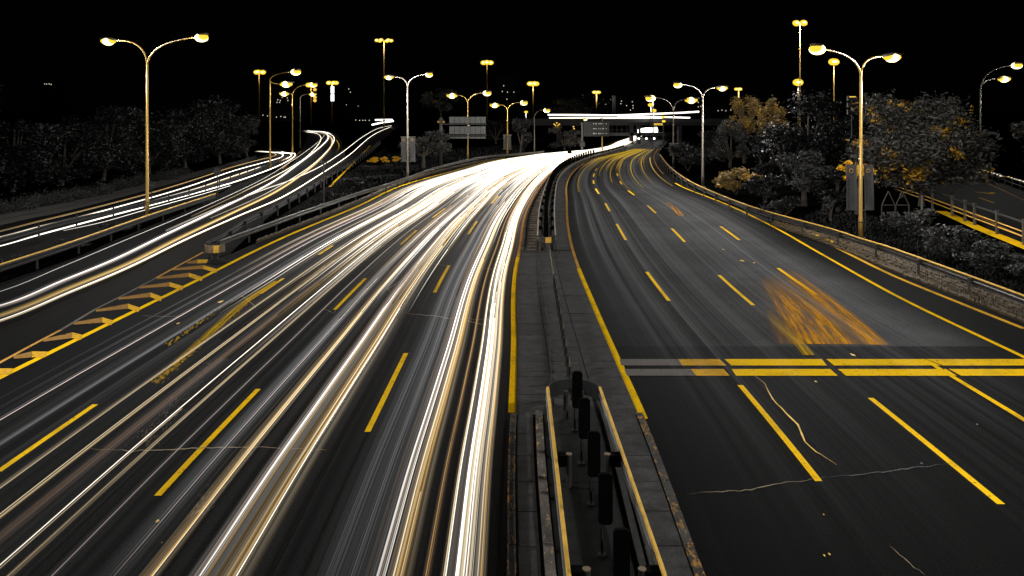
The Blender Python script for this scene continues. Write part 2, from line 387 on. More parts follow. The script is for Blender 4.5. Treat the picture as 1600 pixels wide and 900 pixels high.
px_sheet([((-300,408),(-300,417)),((0,338),(0,346)),((100,319),(100,325.5)),((220,291),(220,296)),((335,262),(335,266)),((400,244),(401,247))], .10, 'kerb', 'kerb', 'grey kerb between outer slip road and hedge', 'structure')

# painted markings
def dashes(a, b, u, rows, parent, wid=.14, mats=('yellow_paint',)):
    for i, (y0, y1) in enumerate(rows): line(a, b, u, y0, y1, wid, .006, 'lane_dash', mats[i % len(mats)], parent)
dashes(LE, RE, .263, [(737,632),(459,435),(398,384)], roadL)
dashes(LE, RE, .525, [(775,608),(484,435),(382,360),(340,326)], roadL)
dashes(LE, RE, .768, [(675,552),(457,415),(366,346),(318,306)], roadL)
line(LE, RE, 0, 1000, 217, .22, .006, 'edge_line', 'yellow_paint', roadL)
line(LE, RE, 1, 645, 402, .19, .008, 'edge_line', 'yellow_paint', roadL)
line(LE, RE, 1, 402, 232, .16, .008, 'edge_line', 'ochre_paint', roadL)
dashes(RL, RR, .245, [(752,602),(470,425),(375,350),(330,318),(303,295),(287,282),(276,271),(267,263)], roadR, .15)
dashes(RL, RR, .497, [(788,622),(477,430),(378,357),(333,321),(305,298),(288,283),(275,271)], roadR, .15)
dashes(RL, RR, .745, [(750,562),(460,419),(375,354)], roadR, .16)
line(RL, RR, 0, 655, 420, .19, .008, 'edge_line', 'yellow_paint', roadR)
line(RL, RR, 0, 420, 232, .15, .008, 'edge_line', 'ochre_paint', roadR)
line(RL, RR, 1, 1000, 286, .17, .006, 'edge_line', 'yellow_paint', roadR)
line(RL, RR, 1, 272, 232, .12, .006, 'edge_line', 'ochre_paint', roadR)
def pxquad(pts, z, name, mat, parent):
    mb = MB(); mb.quad([(*G(*p)[:2], z) for p in pts][::-1]); return mb.build(name, mat, parent)
for (y0, y1), segs in (((561.5,571.5), [(968,1060,1066,971,'grey_paint'),(1060,1124,1135,1066,'worn_yellow'),(1132,1284,1292,1143,'yellow_paint'),(1291,1445,1470,1303,'yellow_paint'),(1447,1600,1630,1474,'yellow_paint'),(1600,1900,1950,1630,'worn_yellow')]),
                       ((577,587.5), [(975,1080,1088,980,'grey_paint'),(1080,1131,1140,1088,'worn_yellow'),(1143,1297,1309,1150,'yellow_paint'),(1309,1478,1495,1322,'yellow_paint'),(1482,1640,1660,1502,'yellow_paint'),(1640,1990,2030,1660,'worn_yellow')])):
    for a, b, c, d, m in segs: pxquad([(a, y0), (b, y0), (c, y1), (d, y1)], .010, 'stop_line', m, roadR)
# hatched nose between slip road and carriageway
ribbon([(*G(x, y)[:2], .012) for x, y in ((-60,598),(0,567),(40,545),(95,516))], .12, 'nose_line', 'ochre_paint', ramp1)
ribbon([(*G(x, y)[:2], .012) for x, y in ((95,516),(150,483),(200,458),(245,434))], .12, 'nose_line', 'grey_paint', ramp1)
ribbon([(*G(x, y)[:2], .012) for x, y in ((245,434),(285,412),(318,394))], .12, 'nose_line', 'ochre_paint', ramp1)
for a, b, c in [((1170,38),(1235,24),(1290,24)),((1080,80),(1270,58),(1350,85)),((980,135),(1180,107),(1260,135)),((870,192),(1060,165),(1138,192)),((740,262),(940,230),(1005,258)),((600,337),(800,300),(865,325)),
                ((460,417),(640,385),(695,405)),((270,522),(450,480),(505,495)),((85,627),(200,598),(285,600)),((-130,740),(-10,705),(70,705))]:
    y = [400+q[1]/4 for q in (a, b, c)]; x = [q[0]/4 for q in (a, b, c)]
    t = [3.2, 7, 6.5]; mb = MB()
    t = [k*(y[1]-HY)/280 for k in t]
    mb.quad([(*G(x[0], y[0]+t[0])[:2], .014), (*G(x[1], y[1]+t[1])[:2], .014), (*G(x[1], y[1])[:2], .014), (*G(x[0], y[0])[:2], .014)])
    mb.quad([(*G(x[1], y[1]+t[1])[:2], .014), (*G(x[2], y[2]+t[2])[:2], .014), (*G(x[2]+3, y[2])[:2], .014), (*G(x[1], y[1])[:2], .014)], 1)
    mb.build('chevron_stripe', ['tan_paint', 'worn_yellow'], ramp1)
ribbon([(*G(x, y)[:2], .012) for x, y in ((515,292),(545,262),(578,228))], .25, 'edge_line', 'yellow_paint', ramp1)
ribbon([(*G(x, y)[:2], .012) for x, y in ((441,264),(460,246),(470,236))], .25, 'edge_line', 'ochre_paint', ramp1)
# side road marks
for pts, wd, m in [([(1472,303),(1490,308)], .14, 'yellow_paint'), ([(1530,309),(1553,317)], .14, 'yellow_paint'), ([(1470,330),(1495,341),(1530,357),(1620,393),(1760,455)], .8, 'yellow_paint'),
                ([(1450,309),(1500,327),(1600,370),(1700,410)], .13, 'ochre_paint'), ([(1545,287),(1600,313),(1700,357)], .12, 'ochre_paint'), ([(1524,300),(1536,301),(1547,303)], .3, 'yellow_paint'), ([(1547,303),(1551,301)], .45, 'yellow_paint')]:
    ribbon([(*G(x, y)[:2], .012) for x, y in pts], wd, 'road_line', m, road3)
# tar seams and cracks
def crack(pts, wd, m, parent, seed=1, jit=1.2):
    r = random.Random(seed); q = []
    for i in range(len(pts)-1):
        n = max(2, int(math.dist(pts[i], pts[i+1])/9))
        for k in range(n):
            t = k/n; q.append((pts[i][0]+(pts[i+1][0]-pts[i][0])*t+r.uniform(-jit, jit)*.5, pts[i][1]+(pts[i+1][1]-pts[i][1])*t+r.uniform(-jit, jit)))
    q.append(pts[-1]); q = [(*G(*p)[:2], .011) for p in q]
    return ribbon(q, wd, 'crack', m, parent, [max(.15, math.sin(math.pi*(k+.5)/len(q)))*r.uniform(.5, 1.2) for k in range(len(q))])
crack([(130,702),(200,705),(260,704),(330,700),(400,699),(510,704)], .045, 'seal_pale', roadL, 1)
crack([(625,489),(665,493),(700,497),(745,505),(790,515)], .05, 'seal_pale', roadL, 2); crack([(715,498),(760,500),(795,501)], .03, 'seal_pale', roadL, 3)
crack([(740,420),(800,421)], .045, 'seal_pale', roadL, 4); crack([(676,412),(706,415)], .03, 'seal_pale', roadL, 5); crack([(215,494),(255,494),(292,495)], .03, 'seal_pale', roadL, 6)
crack([(1178,588),(1195,600),(1208,625),(1228,645),(1246,665),(1258,690),(1275,707),(1308,727)], .045, 'seal_yellow', roadR, 7)
crack([(1075,772),(1120,769),(1165,767),(1210,757),(1260,751),(1287,746)], .03, 'seal_pale', roadR, 8)
crack([(1287,746),(1340,743),(1400,735),(1490,724)], .045, 'seal_dark', roadR, 9)
crack([(1390,854),(1420,880),(1445,900)], .018, 'seal_pale', roadR, 10); crack([(505,483),(522,490),(528,480)], .03, 'seal_pale', roadL, 11)
crack([(640,425),(628,438),(612,448),(606,452),(616,458)], .03, 'seal_pale', roadL, 12); crack([(375,460),(385,468),(400,480)], .03, 'seal_yellow', roadL, 13)
for x, y, s, m in [(1332,555,.16,'seal_yellow'),(1275,597,.07,'seal_yellow'),(1287,805,.03,'seal_yellow'),(1296,867,.035,'seal_yellow'),(1288,869,.035,'seal_yellow'),(278,506,.12,'seal_yellow'),(345,472,.2,'seal_yellow'),(246,815,.06,'seal_yellow'),(318,793,.05,'seal_pale'),(253,849,.03,'seal_pale'),(1178,411,.12,'seal_yellow'),(1130,390,.1,'seal_yellow'),(1527,664,.03,'white_mark'),(1160,408,.2,'seal_yellow'),(1440,725,.05,'seal_dark')]:
    s *= .6; c = G(x, y); mb = MB(); n = 7
    mb.quad([(c[0]+s*math.cos(6.28*k/n)*R.uniform(.5, 1), c[1]+2.2*s*math.sin(6.28*k/n)*R.uniform(.5, 1), .016) for k in range(n)])
    mb.build('paint_spot', m, roadL if x < 800 else roadR)
# scattered orange and yellow vehicle light, painted on the asphalt as streaks and flecks
def scatter(poly_axis, n, wd, L, mats, parent, seed, name='asphalt_fleck', z=.013):
    r = random.Random(seed); mb = MB()
    for i in range(n):
        t = r.random()**.75; c, hw = poly_axis(t, r); d = poly_axis(min(t+.03, 1.03), None)[0]
        c0 = Vector(G(*c)); dv = (Vector(G(*d))-Vector(G(*poly_axis(t, None)[0]))).normalized(); ll = r.uniform(.3, 1)*L; rt = Vector((dv.y, -dv.x, 0))*wd*r.uniform(.4, 1)
        c0.z = z+ .0002*(i % 12)
        mb.quad([c0-dv*ll-rt*.3, c0-dv*ll*.2+rt, c0+dv*ll, c0-dv*ll*.2-rt], r.randrange(len(mats)))
    o = mb.build(name, mats, parent); o['kind'] = 'stuff'; return o
def axis(p0, p1, w0, w1, pw=1):
    def f(t, r):
        k = r.gauss(0, .42) if r else 0
        w_ = w0+(w1-w0)*t
        return (p0[0]+(p1[0]-p0[0])*t+k*w_, p0[1]+(p1[1]-p0[1])*t), w_
    return f
px_sheet([((1178,436),(1212,428)),((1190,468),(1262,462)),((1200,505),(1318,503)),((1212,538),(1352,539))], .020, 'orange_glow_streaks', 'glow_orange', parent=roadR, cols=8)
px_sheet([((1205,425),(1240,418)),((1255,468),(1300,462)),((1308,505),(1348,500)),((1345,539),(1392,540))], .022, 'orange_glow_streaks', 'glow_orange', parent=roadR, cols=8)
px_sheet([((1188,482),(1203,480)),((1208,512),(1230,510)),((1232,535),(1258,534)),((1250,556),(1276,556))], .024, 'yellow_glow_streaks', 'glow_yellow', parent=roadR, cols=8)
px_sheet([((425,440),(440,440)),((372,474),(390,474)),((302,535),(322,535)),((232,600),(252,600))][::-1], .024, 'yellow_glow_streaks', 'glow_yellow', parent=roadL, cols=8)
px_sheet([((1034,314),(1044,313)),((1044,325),(1058,324)),((1056,338),(1072,337))], .024, 'orange_glow_streaks', 'glow_orange', parent=roadR, cols=8)
#scatter(axis((1185,440), (1262,536), 18, 50), 900, .010, .22, ['orange_glow_paint', 'orange_dim', 'orange_dim', 'orange_glow_paint', 'yellow_paint'], roadR, 3)
#scatter(axis((1212,432), (1338,538), 14, 38), 700, .010, .22, ['orange_glow_paint', 'orange_dim', 'orange_dim'], roadR, 4)
#scatter(axis((1190,485), (1252,560), 16, 22), 420, .008, .22, ['yellow_paint', 'worn_yellow'], roadR, 5)
#scatter(axis((1235,545), (1310,640), 14, 26), 160, .006, .14, ['grey_paint'], roadR, 6)
#scatter(axis((1160,640), (1300,900), 30, 60), 420, .006, .12, ['grey_paint', 'grey_paint', 'seal_pale'], roadR, 8)
#scatter(axis((1040,318), (1060,335), 12, 16), 120, .02, .5, ['ochre_paint', 'worn_yellow'], roadR, 9)
scatter(axis((425,440), (240,600), 6, 11), 520, .006, .14, ['yellow_paint', 'worn_yellow'], roadL, 10)  # yellow vehicle light, drawn as flecks in the marking paint colours
scatter(axis((360,470), (262,540), 4, 8), 120, .010, .14, ['yellow_paint'], roadL, 11)
scatter(axis((330,560), (225,700), 14, 30), 260, .006, .10, ['seal_pale', 'grey_paint'], roadL, 12)
scatter(axis((400,690), (300,810), 10, 22), 160, .006, .10, ['seal_pale', 'grey_paint'], roadL, 13)

# ---------------------------------------------------------------- median
mb = MB(); ys = yrange(1150, 215)
for y in [None]+ys:
    if y is None: mb.v += [(.0, -40, -.004), (3.2, -40, -.004)]; continue
    for fx, dx in ((RE, 0), (RL, 0)):
        p = G(fx(y), y); mb.v.append((p[0], p[1], -.004))
for k in range(len(ys)): mb.f.append((2*k, 2*k+1, 2*k+3, 2*k+2)); mb.m.append(0)
median = tag(mb.build('median', 'slab'), 'concrete paved median strip between the two carriageways', kind='structure')
def mx(Z, v):                          # lateral position on the median at distance Z, v from 0 (left edge) to 1 (right edge)
    y = HY+F*H/Z; a = G(RE(y), y)[0]; b = G(RL(y), y)[0]; return a+(b-a)*v
def slab(z0, z1, v0, v1, top, name, mat, off0=0, off1=0, jit=0):
    mb = MB(); pts = []
    g = .012
    for Z, v, o in ((z0+g, v0, off0+g), (z0+g, v1, off1-g), (z1-g, v1, off1-g), (z1-g, v0, off0+g)): pts.append((mx(Z, v)+o, Z))
    t = [top+R.uniform(-jit, jit) for _ in range(4)]
    mb.v = [(p[0], p[1], -.03) for p in pts]+[(p[0], p[1], tt) for p, tt in zip(pts, t)]
    mb.f = [(4,5,6,7),(0,1,5,4),(1,2,6,5),(2,3,7,6),(3,0,4,7)]; mb.m = [0]*5
    return mb.build(name, mat, median)
Z = 9.0
while Z < 19.6:                        # near part: flaked kerbs, narrow walk, rough stone kerb, floor between the rails
    slab(Z, Z+1.2, 0, 0, .10, 'kerb_stone', 'kerb_flaked', -.04, .13, .002)
    slab(Z, Z+1.2, 1, 1, .10, 'kerb_stone', 'kerb_flaked', -.19, .0, .002)
    slab(Z, Z+1.2, 0, 0, .07, 'slab', 'slab', .13, .53, .003)
    slab(Z, Z+1.2, 0, 0, .16, 'rough_kerb_stone', 'kerb_rough', .57, .76, .018)
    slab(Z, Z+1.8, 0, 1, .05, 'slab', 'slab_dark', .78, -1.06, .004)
    slab(Z, Z+1.2, 1, 1, .08, 'slab', 'slab', -.86, -.19, .003)
    slab(Z, Z+2.4, 1, 1, .12, 'rough_kerb_stone', 'kerb', -1.04, -.90, .004)
    Z += 1.2
while Z < 42.6:                        # middle part: flat paving in three strips
    for v0, v1, o0, o1 in ((0, .33, .1, 0), (.33, .66, 0, 0), (.66, 1, 0, -.1)):
        slab(Z, Z+1.4, v0, v1, .045+R.uniform(-.006, .006), 'slab', 'slab', o0, o1, .004)
    Z += 1.4
Z = 42.6
while Z < 92:                          # far part: kerbs and the ladder of gutter covers
    s = 1.0 if Z < 70 else 2.0
    slab(Z, Z+s, 0, 0, .08, 'kerb_stone', 'slab_warm', .05, .22)
    slab(Z, Z+s*.45, 0, 0, .10, 'gutter_cover', 'slab_warm', .38, .92, .02)
    slab(Z, Z+s, 0, 0, .16, 'kerb_stone', 'slab_warm', 1.02, 1.14, .01)
    slab(Z, Z+s, 1, 1, .14, 'kerb_stone', 'kerb', -1.02, -.9, .0)
    slab(Z, Z+s, 1, 1, .08, 'slab', 'slab', -.88, -.12, .0)
    Z += s
# diagonal shadows painted as dark strips, and the dark settled groove of the flat part
for k in range(16):
    z0 = 20.5+k*1.3; a = R.uniform(-.6, .6)
    ribbon([(mx(z0, .08), z0, .056), (mx(z0, .5), z0+a+.5, .056), (mx(z0, .9), z0+R.uniform(-.5, .9), .056)], .035, 'shadow_mark', 'seal_dark', median)  # diagonal shadow, painted in the dark seal colour
ribbon([(mx(z, .30+.10*math.sin((z-20)*.13))+R.uniform(-.02, .02), z, .0565) for z in [20+k*.55 for k in range(41)]], .09, 'settled_joint', 'seal_dark', median, [R.uniform(.2, 1.5) for _ in range(41)])

# ---------------------------------------------------------------- guard rails
WB = [(-.02,-.155),(.02,-.155),(.05,-.115),(.05,-.06),(.0,-.02),(.0,.02),(.05,.06),(.05,.115),(.02,.155),(-.02,.155),(.01,.11),(.01,.06),(-.04,.02),(-.04,-.02),(.01,-.06),(.01,-.11)]
def resample(pts, step):
    P_ = [Vector(p) for p in pts]; out = [P_[0].copy()]; acc = 0
    for a, b in zip(P_, P_[1:]):
        L = (b-a).length; t = step-acc
        while t <= L: out.append(a+(b-a)*(t/L)); t += step
        acc = (acc+L) % step
    return out
def guardrail(path, label, side=1, mat='steel', post='steel', step=4.0, zc=.6, name='guardrail', blockouts=False, toph=.72, topmat=None, group=None, maxposts=60, ph=.74):
    t = empty(name, tuple(path[0]), label, 'guardrail', group)
    path = [Vector((p[0], p[1], 0)) for p in path]
    mb = MB(); mb.sweep([p+Vector((0, 0, zc)) for p in path], [(l*side, z) for l, z in WB])
    mb.build('rail', mat, t)
    if topmat:                         # lamp light on the top edge, put in as a gold pipe
        mb = MB(); mb.tube([p+Vector((0, 0, zc+.18)) for p in path], .042, 6); mb.build('lit_top_edge', topmat, t)
    rs = resample(path, step)[:maxposts]
    for k, p in enumerate(rs):
        d = (rs[min(k+1, len(rs)-1)]-rs[max(k-1, 0)]).normalized(); rt = Vector((d.y, -d.x, 0))
        c = p-rt*side*.14; mb = MB(); mb.tube([(c.x, c.y, -.02), (c.x, c.y, ph)], .055, 8)
        mb.tube([(c.x, c.y, ph-.002), (c.x, c.y, ph+.02)], .065, 8)
        o = mb.build('post', post, t)
        mb = MB(); mb.box((p.x-rt.x*side*.07, p.y-rt.y*side*.07, zc), (.1, .16, .2), math.atan2(d.y, d.x)); mb.build('spacer', 'dark_metal', t)
    return t
def pxpath(pts, h, n=6): return [G(x, y, h) for x, y in smooth_px(pts, n)]
guardrail(pxpath([(343,380),(417,353),(478,331),(560,303),(600,291),(638,278),(684,262),(755,246),(809,241),(850,237)], .6), 'grey corrugated guardrail along the left edge of the glowing carriageway', 1, 'steel', 'steel')
guardrail(pxpath([(322,383),(352,368),(385,346),(430,324),(478,297),(510,277),(543,258),(578,233),(594,220)], .6), 'dark guardrail climbing beside the slip road towards the orange bushes', -1, 'dark_metal', 'steel')
guardrail(pxpath([(1031,243),(1046,262),(1070,281),(1100,297),(1150,318),(1200,335),(1297,362),(1345,378),(1390,392),(1480,425),(1600,470),(1800,548),(2200,700)], .6), 'long guardrail with top edge lit gold along the right shoulder', -1, 'steel', 'steel', topmat='rail_lit_gold')
guardrail(pxpath([(-260,505),(-100,452),(0,420),(110,384),(228,342),(337,306)], .6), 'guardrail with top edge lit gold between the two left slip roads', 1, 'dark_metal', 'dark_metal', topmat='rail_lit_gold')
guardrail(pxpath([(-200,430),(0,380),(100,352),(228,322),(330,294),(400,268),(450,246)], .6), 'thin dark railing along the outer slip road', 1, 'dark_metal', 'dark_metal', zc=.75, ph=1.0)
# round nose of the two left rails
def nose(c, r, a0, a1, label, zc, mats, hgt=.36, bright=None):
    t = empty('rail_terminal', (c[0], c[1], 0), label, 'guardrail end')
    mb = MB(); n = 18; ring = [(r*math.cos(a0+(a1-a0)*k/n), r*math.sin(a0+(a1-a0)*k/n)) for k in range(n+1)]
    for k in range(n):
        a, b = ring[k], ring[k+1]; m = 1 if bright and bright[0] <= k <= bright[1] else 0  # bright faces: lit stretch of the plate painted gold
        for s_, q in ((1, 1.0), (-1, .96)):
            f = [(c[0]+a[0]*q, c[1]+a[1]*q, zc-hgt/2), (c[0]+b[0]*q, c[1]+b[1]*q, zc-hgt/2), (c[0]+b[0]*q, c[1]+b[1]*q, zc+hgt/2), (c[0]+a[0]*q, c[1]+a[1]*q, zc+hgt/2)]
            mb.quad(f[::s_], m)
        mb.quad([(c[0]+a[0], c[1]+a[1], zc+hgt/2), (c[0]+b[0], c[1]+b[1], zc+hgt/2), (c[0]+b[0]*.96, c[1]+b[1]*.96, zc+hgt/2), (c[0]+a[0]*.96, c[1]+a[1]*.96, zc+hgt/2)], m)
    mb.build('curved_plate', mats, t)
    for dx in (-.3, .3):
        mb = MB(); mb.tube([(c[0]+dx*r, c[1], 0), (c[0]+dx*r, c[1], zc+.1)], .06, 8); mb.build('post', 'steel', t)
    return t
c = G(332, 389, .6); nose((c[0], c[1]+.35), .48, math.pi*.98, math.pi*2.02, 'rounded guardrail end at the tip of the hatched nose', .6, ['rail_pale', 'rail_lit_gold'], bright=(10, 12))
# near median barrier: two rails with a round end
def ushape(label, xl, xr, zn, pathL, pathR, sign, mats, group=None, bright=None):
    t = empty('median_barrier', (pathL[0][0], pathL[0][1], 0), label, 'barrier')
    for pth, sd in ((pathL, -1), (pathR, 1)):
        pp = [Vector((p[0], p[1], 0)) for p in pth]
        mb = MB(); mb.sweep([p+Vector((0, 0, .6)) for p in pp], [(l*sd, z) for l, z in WB]); mb.build('rail', mats[0], t)
        mb = MB(); mb.tube([p+Vector((0, 0, .775)) for p in pp], .036, 6); mb.build('lit_top_edge', mats[1], t)  # lit upper edge of the rail, drawn as a bright tube
        for k, p in enumerate(resample(pp, 4.0)[:32]):
            q = resample(pp, 4.0); d = (q[min(k+1, len(q)-1)]-q[max(k-1, 0)]).normalized(); rt = Vector((d.y, -d.x, 0))
            c = p-rt*sd*.28
            mb = MB(); mb.tube([(c.x, c.y, 0), (c.x, c.y, .70)], .058, 12); pst = mb.build('post', 'steel', t)
            mb = MB(); n = 10
            mb.tube([(c.x, c.y, .70), (c.x, c.y, .715)], .064, 12); mb.build('post_cap', 'rail_pale', t)
            mb = MB(); mb.box((p.x-rt.x*sd*.12, p.y-rt.y*sd*.12, .6), (.20, .2, .22), 0); mb.build('spacer', 'black_board', t)
    return t
xl, xr, zn = .86, 2.12, 19.6
ushape('near median barrier with two rails lit gold along the top and pipe posts', xl, xr, zn, [(.80, -12, 0), (.80, 5, 0), (.82, 12, 0), (.86, zn, 0)], [(2.2, -12, 0), (2.2, 5, 0), (2.2, 12, 0), (2.12, zn, 0)], 1, ['steel', 'rail_lit_gold'])
nose(((xl+xr)/2, zn), (xr-xl)/2, math.pi*.0, math.pi*1.0, 'dark rounded plate closing the far end of the near median barrier', .6, ['dark_metal', 'dark_metal'])
pL = pxpath([(840,373),(842,335.5),(847.5,308),(861,276),(884,257),(918,243),(948,236),(975,228)], .6); pR = pxpath([(868,373),(866,335),(868,299.6),(874,278.5),(891,262),(918,249),(950,239.5),(980,230)], .6)
ushape('far median barrier curving away between the carriageways', 0, 0, 0, pL, pR, 1, ['dark_metal', 'rail_pale'])
cc = ((pL[0][0]+pR[0][0])/2, pL[0][1]); nose((cc[0], cc[1]), (pR[0][0]-pL[0][0])/2, math.pi, math.pi*2, 'rounded barrier end with its lit part painted gold', .6, ['steel', 'rail_lit_gold'], .3, (8, 11))
# anti-glare boards
def board_proto():
    t = empty('antiglare_board', (0, 0, 0), 'x', 'anti-glare board', 'anti-glare boards on the median')
    mb = MB(); w_, y0, y1, r = .12, .58, 1.43, .07; out = []
    for cx, cz, a0 in ((w_-r, y1-r, 0), (-w_+r, y1-r, 90), (-w_+r, y0+r, 180), (w_-r, y0+r, 270)):
        for k in range(5): a = math.radians(a0+k*22.5); out.append((cx+r*math.cos(a), cz+r*math.sin(a)))
    for k, d in enumerate((-.035, .035)):
        for x, z in out: mb.v.append((x, d, z))
    n = len(out); mb.f = [tuple(range(n)), tuple(range(2*n-1, n-1, -1))]+[(k, (k+1) % n+0, (k+1) % n+n, k+n)[::-1] for k in range(n)]; mb.m = [0]*(n+2)
    local(mb, 'board', 'black_board', t)
    mb = MB(); mb.tube([(-.06, 0, 0.05), (-.06, 0, .6)], .022, 8); local(mb, 'stem', 'dark_metal', t)
    mb = MB(); mb.box((-.06, 0, .065), (.14, .14, .03)); local(mb, 'foot', 'dark_metal', t)
    return t
ab = board_proto(); first = True
def put_board(x, y, label):
    global first
    o = ab if first else copy_tree(ab); first = False
    o.location = (x, y, 0); o.rotation_euler.z = R.uniform(-.06, .06); o['label'] = label
for k, (px, Zb) in enumerate([(902,18.8),(913,17.06),(928,15.3),(946,13.55),(971,11.75)]):
    nm = ['black anti-glare board nearest the rounded barrier end', 'second black board from the rounded barrier end', 'middle black board of the near median barrier', 'black board between the two pipe posts', 'lowest black board at the bottom edge of the photo'][k]
    put_board((px-800)*Zb/F, Zb, nm)
midp = [((a[0]+b[0])/2, (a[1]+b[1])/2, 0) for a, b in zip(pL, pR)]
for k, p in enumerate(resample(midp, 2.0)[:40]): put_board(p.x, p.y+.6, 'small black board in the dense row inside the far median barrier')
# low fence of overlapping plates in the middle of the flat median
t = empty('median_fence', (1.57, 22, 0), 'low fence of overlapping steel plates along the middle of the median', 'fence')
ps = []
for k in range(15):
    q = k/14; zz = 20.8+q*13; x = 1.52+q*.22; ps.append((x, zz))
    mb = MB(); mb.box((x, zz, .33), (.05, .05, .58)); mb.build('post', 'dark_metal', t)
    mb = MB(); mb.quad([(x+.02, zz, .30), (x+.05, zz+.95, .46), (x+.05, zz+.95, .60), (x+.02, zz, .46)]); mb.quad([(x+.045, zz, .46), (x+.075, zz+.95, .60), (x+.075, zz+.95, .46), (x+.045, zz, .30)]); mb.quad([(x+.02, zz, .46), (x+.05, zz+.95, .6), (x+.075, zz+.95, .6), (x+.045, zz, .46)])
    mb.build('plate', 'rail_pale' if k % 2 else 'steel', t)
t2 = empty('chain', (1.75, 34, 0), 'thin sagging chain between plate fence and far barrier end', 'chain')
pts = []
for s in range(4):
    for k in range(8): q = (s+k/8)/4; pts.append((1.76+q*.17, 34+q*8.6, .5-.22*math.sin(math.pi*k/8)))
mb = MB(); mb.tube(pts, .022, 5); mb.build('links', 'rail_pale', t2)
for s in range(4):
    q = s/4; mb = MB(); mb.tube([(1.76+q*.17, 34+q*8.6, .04), (1.76+q*.17, 34+q*8.6, .52)], .025, 6); mb.build('post', 'steel', t2)

# stone gutter beside the right shoulder and rough kerb left
def cobbles(a_pts, b_pts, rows, cols, z, name, label, mat, seed):
    r = random.Random(seed); A = smooth_px(a_pts, 10); B = smooth_px(b_pts, 10); mb = MB()
    def at(q, v):
        i = min(int(q*(len(A)-1)), len(A)-2); f = q*(len(A)-1)-i
        a = np.array(G(*A[i]))*(1-f)+np.array(G(*A[i+1]))*f; b = np.array(G(*B[i]))*(1-f)+np.array(G(*B[i+1]))*f
        return a+(b-a)*v
    for i in range(rows):
        for c_ in range(cols):
            q0, q1, v0, v1 = (i+.06)/rows, (i+.94)/rows, (c_+.06)/cols, (c_+.94)/cols
            t = [at(q0, v0), at(q0, v1), at(q1, v1), at(q1, v0)]; j = r.uniform(0, .05)
            i0 = len(mb.v); mb.v += [(p[0], p[1], 0) for p in t]+[(p[0]+r.uniform(-.02,.02), p[1]+r.uniform(-.03,.03), z+j+r.uniform(0,.03)) for p in t]
            for f in ((4,5,6,7),(0,1,5,4),(1,2,6,5),(2,3,7,6),(3,0,4,7)): mb.f.append(tuple(i0+k for k in f)); mb.m.append(0)
    o = mb.build(name, mat); return tag(o, label, kind='stuff')
cobbles([(1205,352),(1296,384),(1400,427),(1500,466),(1600,506),(1800,588),(2100,710)], [(1210,346),(1310,374),(1400,404),(1500,443),(1600,480),(1800,560),(2150,690)], 190, 5, .06, 'gutter_stones', 'rubble stone gutter between right shoulder and guardrail', 'pebbles', 1)
cobbles([(400,381),(480,350),(560,317),(631,286),(716,261),(790,247)], [(402,377),(481,346),(560,313.5),(630,283.5),(714,259.5),(788,246)], 150, 1, .10, 'kerb_stones', 'rough stone kerb beside the left yellow edge line', 'pebbles', 2)
ribbon([(*G(x, y)[:2], .09) for x, y in ((1272,367),(1290,375),(1306,383))], .22, 'edge_line', 'yellow_paint', roadR)
ribbon([(*G(x, y)[:2], .016) for x, y in smooth_px([(1292,379),(1330,399),(1400,433),(1500,474),(1600,514)], 4)], .20, 'edge_line', 'worn_yellow', roadR)

# ---------------------------------------------------------------- light trails of the passing traffic
LX = {'w': 'white', 'c': 'cream', 'g': 'gold', 'b': 'brown', 'p': 'pinkish', 'd': 'grey', 'e': 'faint grey', 'y': 'yellow'}
def strands(mb, centre, offs, r, mi, glows):
    P_ = [Vector(p) for p in centre]; pts = []
    for k, p in enumerate(P_):
        d = P_[min(k+1, len(P_)-1)]-P_[max(k-1, 0)]; d.z = 0; d.normalize()
        pts.append(p+Vector((d.y, -d.x, 0))*offs)
    mb.tube(pts, r, 4, mi, True, glows)
def trail(path, width, n, pal, label, seed, gn=1.0, gf=1.0, rr=(.008, .022), group=None, fade=0):
    r = random.Random(seed); mb = MB(); keys = sorted(set(pal)); N_ = len(path)
    for k in range(n):
        ch = pal[int(k*len(pal)/n)] if n > 1 else pal[0]
        off = ((k+.5)/n-.5)*width+r.uniform(-.25, .25)*width/n
        a = 0 if r.random() < .75 else r.randrange(0, max(1, N_//5)); b = N_
        s = r.uniform(.55, 1.35)
        seg = path[a:b]
        if len(seg) < 3: continue
        gl = [s*(gn+(gf-gn)*min(1, (q+a)/(N_*.6)))*(min(1, (q+1)/5) if a else 1) for q in range(len(seg))]
        dz = r.uniform(-.03, .03)
        if fade: gl = [g_*min(1, .04+((q+a)/(N_*fade))**1.5) for q, g_ in enumerate(gl)]
        strands(mb, [(p[0], p[1], p[2]+dz) for p in seg], off, r.uniform(*rr), keys.index(ch), gl)
    o = mb.build('light_trail', ['trail_'+c for c in keys])
    return tag(o, label, 'light trail', group)
def soft(path, width, mat, label, gn, gf, group=None, fade=0, z=None, obj='light_trail', cat='light trail', parent=None):
    P_ = [Vector(p) for p in path]; mb = MB(); uv = []; L = 0; n_ = len(P_)
    for k, p in enumerate(P_):
        d = P_[min(k+1, n_-1)]-P_[max(k-1, 0)]; d.z = 0; d.normalize(); r_ = Vector((d.y, -d.x, 0))
        if k: L += (p-P_[k-1]).length
        g = (gn+(gf-gn)*min(1, k/(n_*.6)))*(min(1, (k/(n_*fade))**1.5) if fade else 1)
        for c in range(3):
            q = p+r_*width*(c/2-.5); mb.v.append((q.x, q.y, q.z if z is None else z)); uv.append((c/2, L)); mb.g.append(g)
    for k in range(n_-1):
        for c in range(2): i = k*3+c; mb.f.append((i, i+1, i+4, i+3)); mb.m.append(0)
    o = mb.build(obj, mat, parent, uv=uv)
    return tag(o, label, cat, group) if label else o
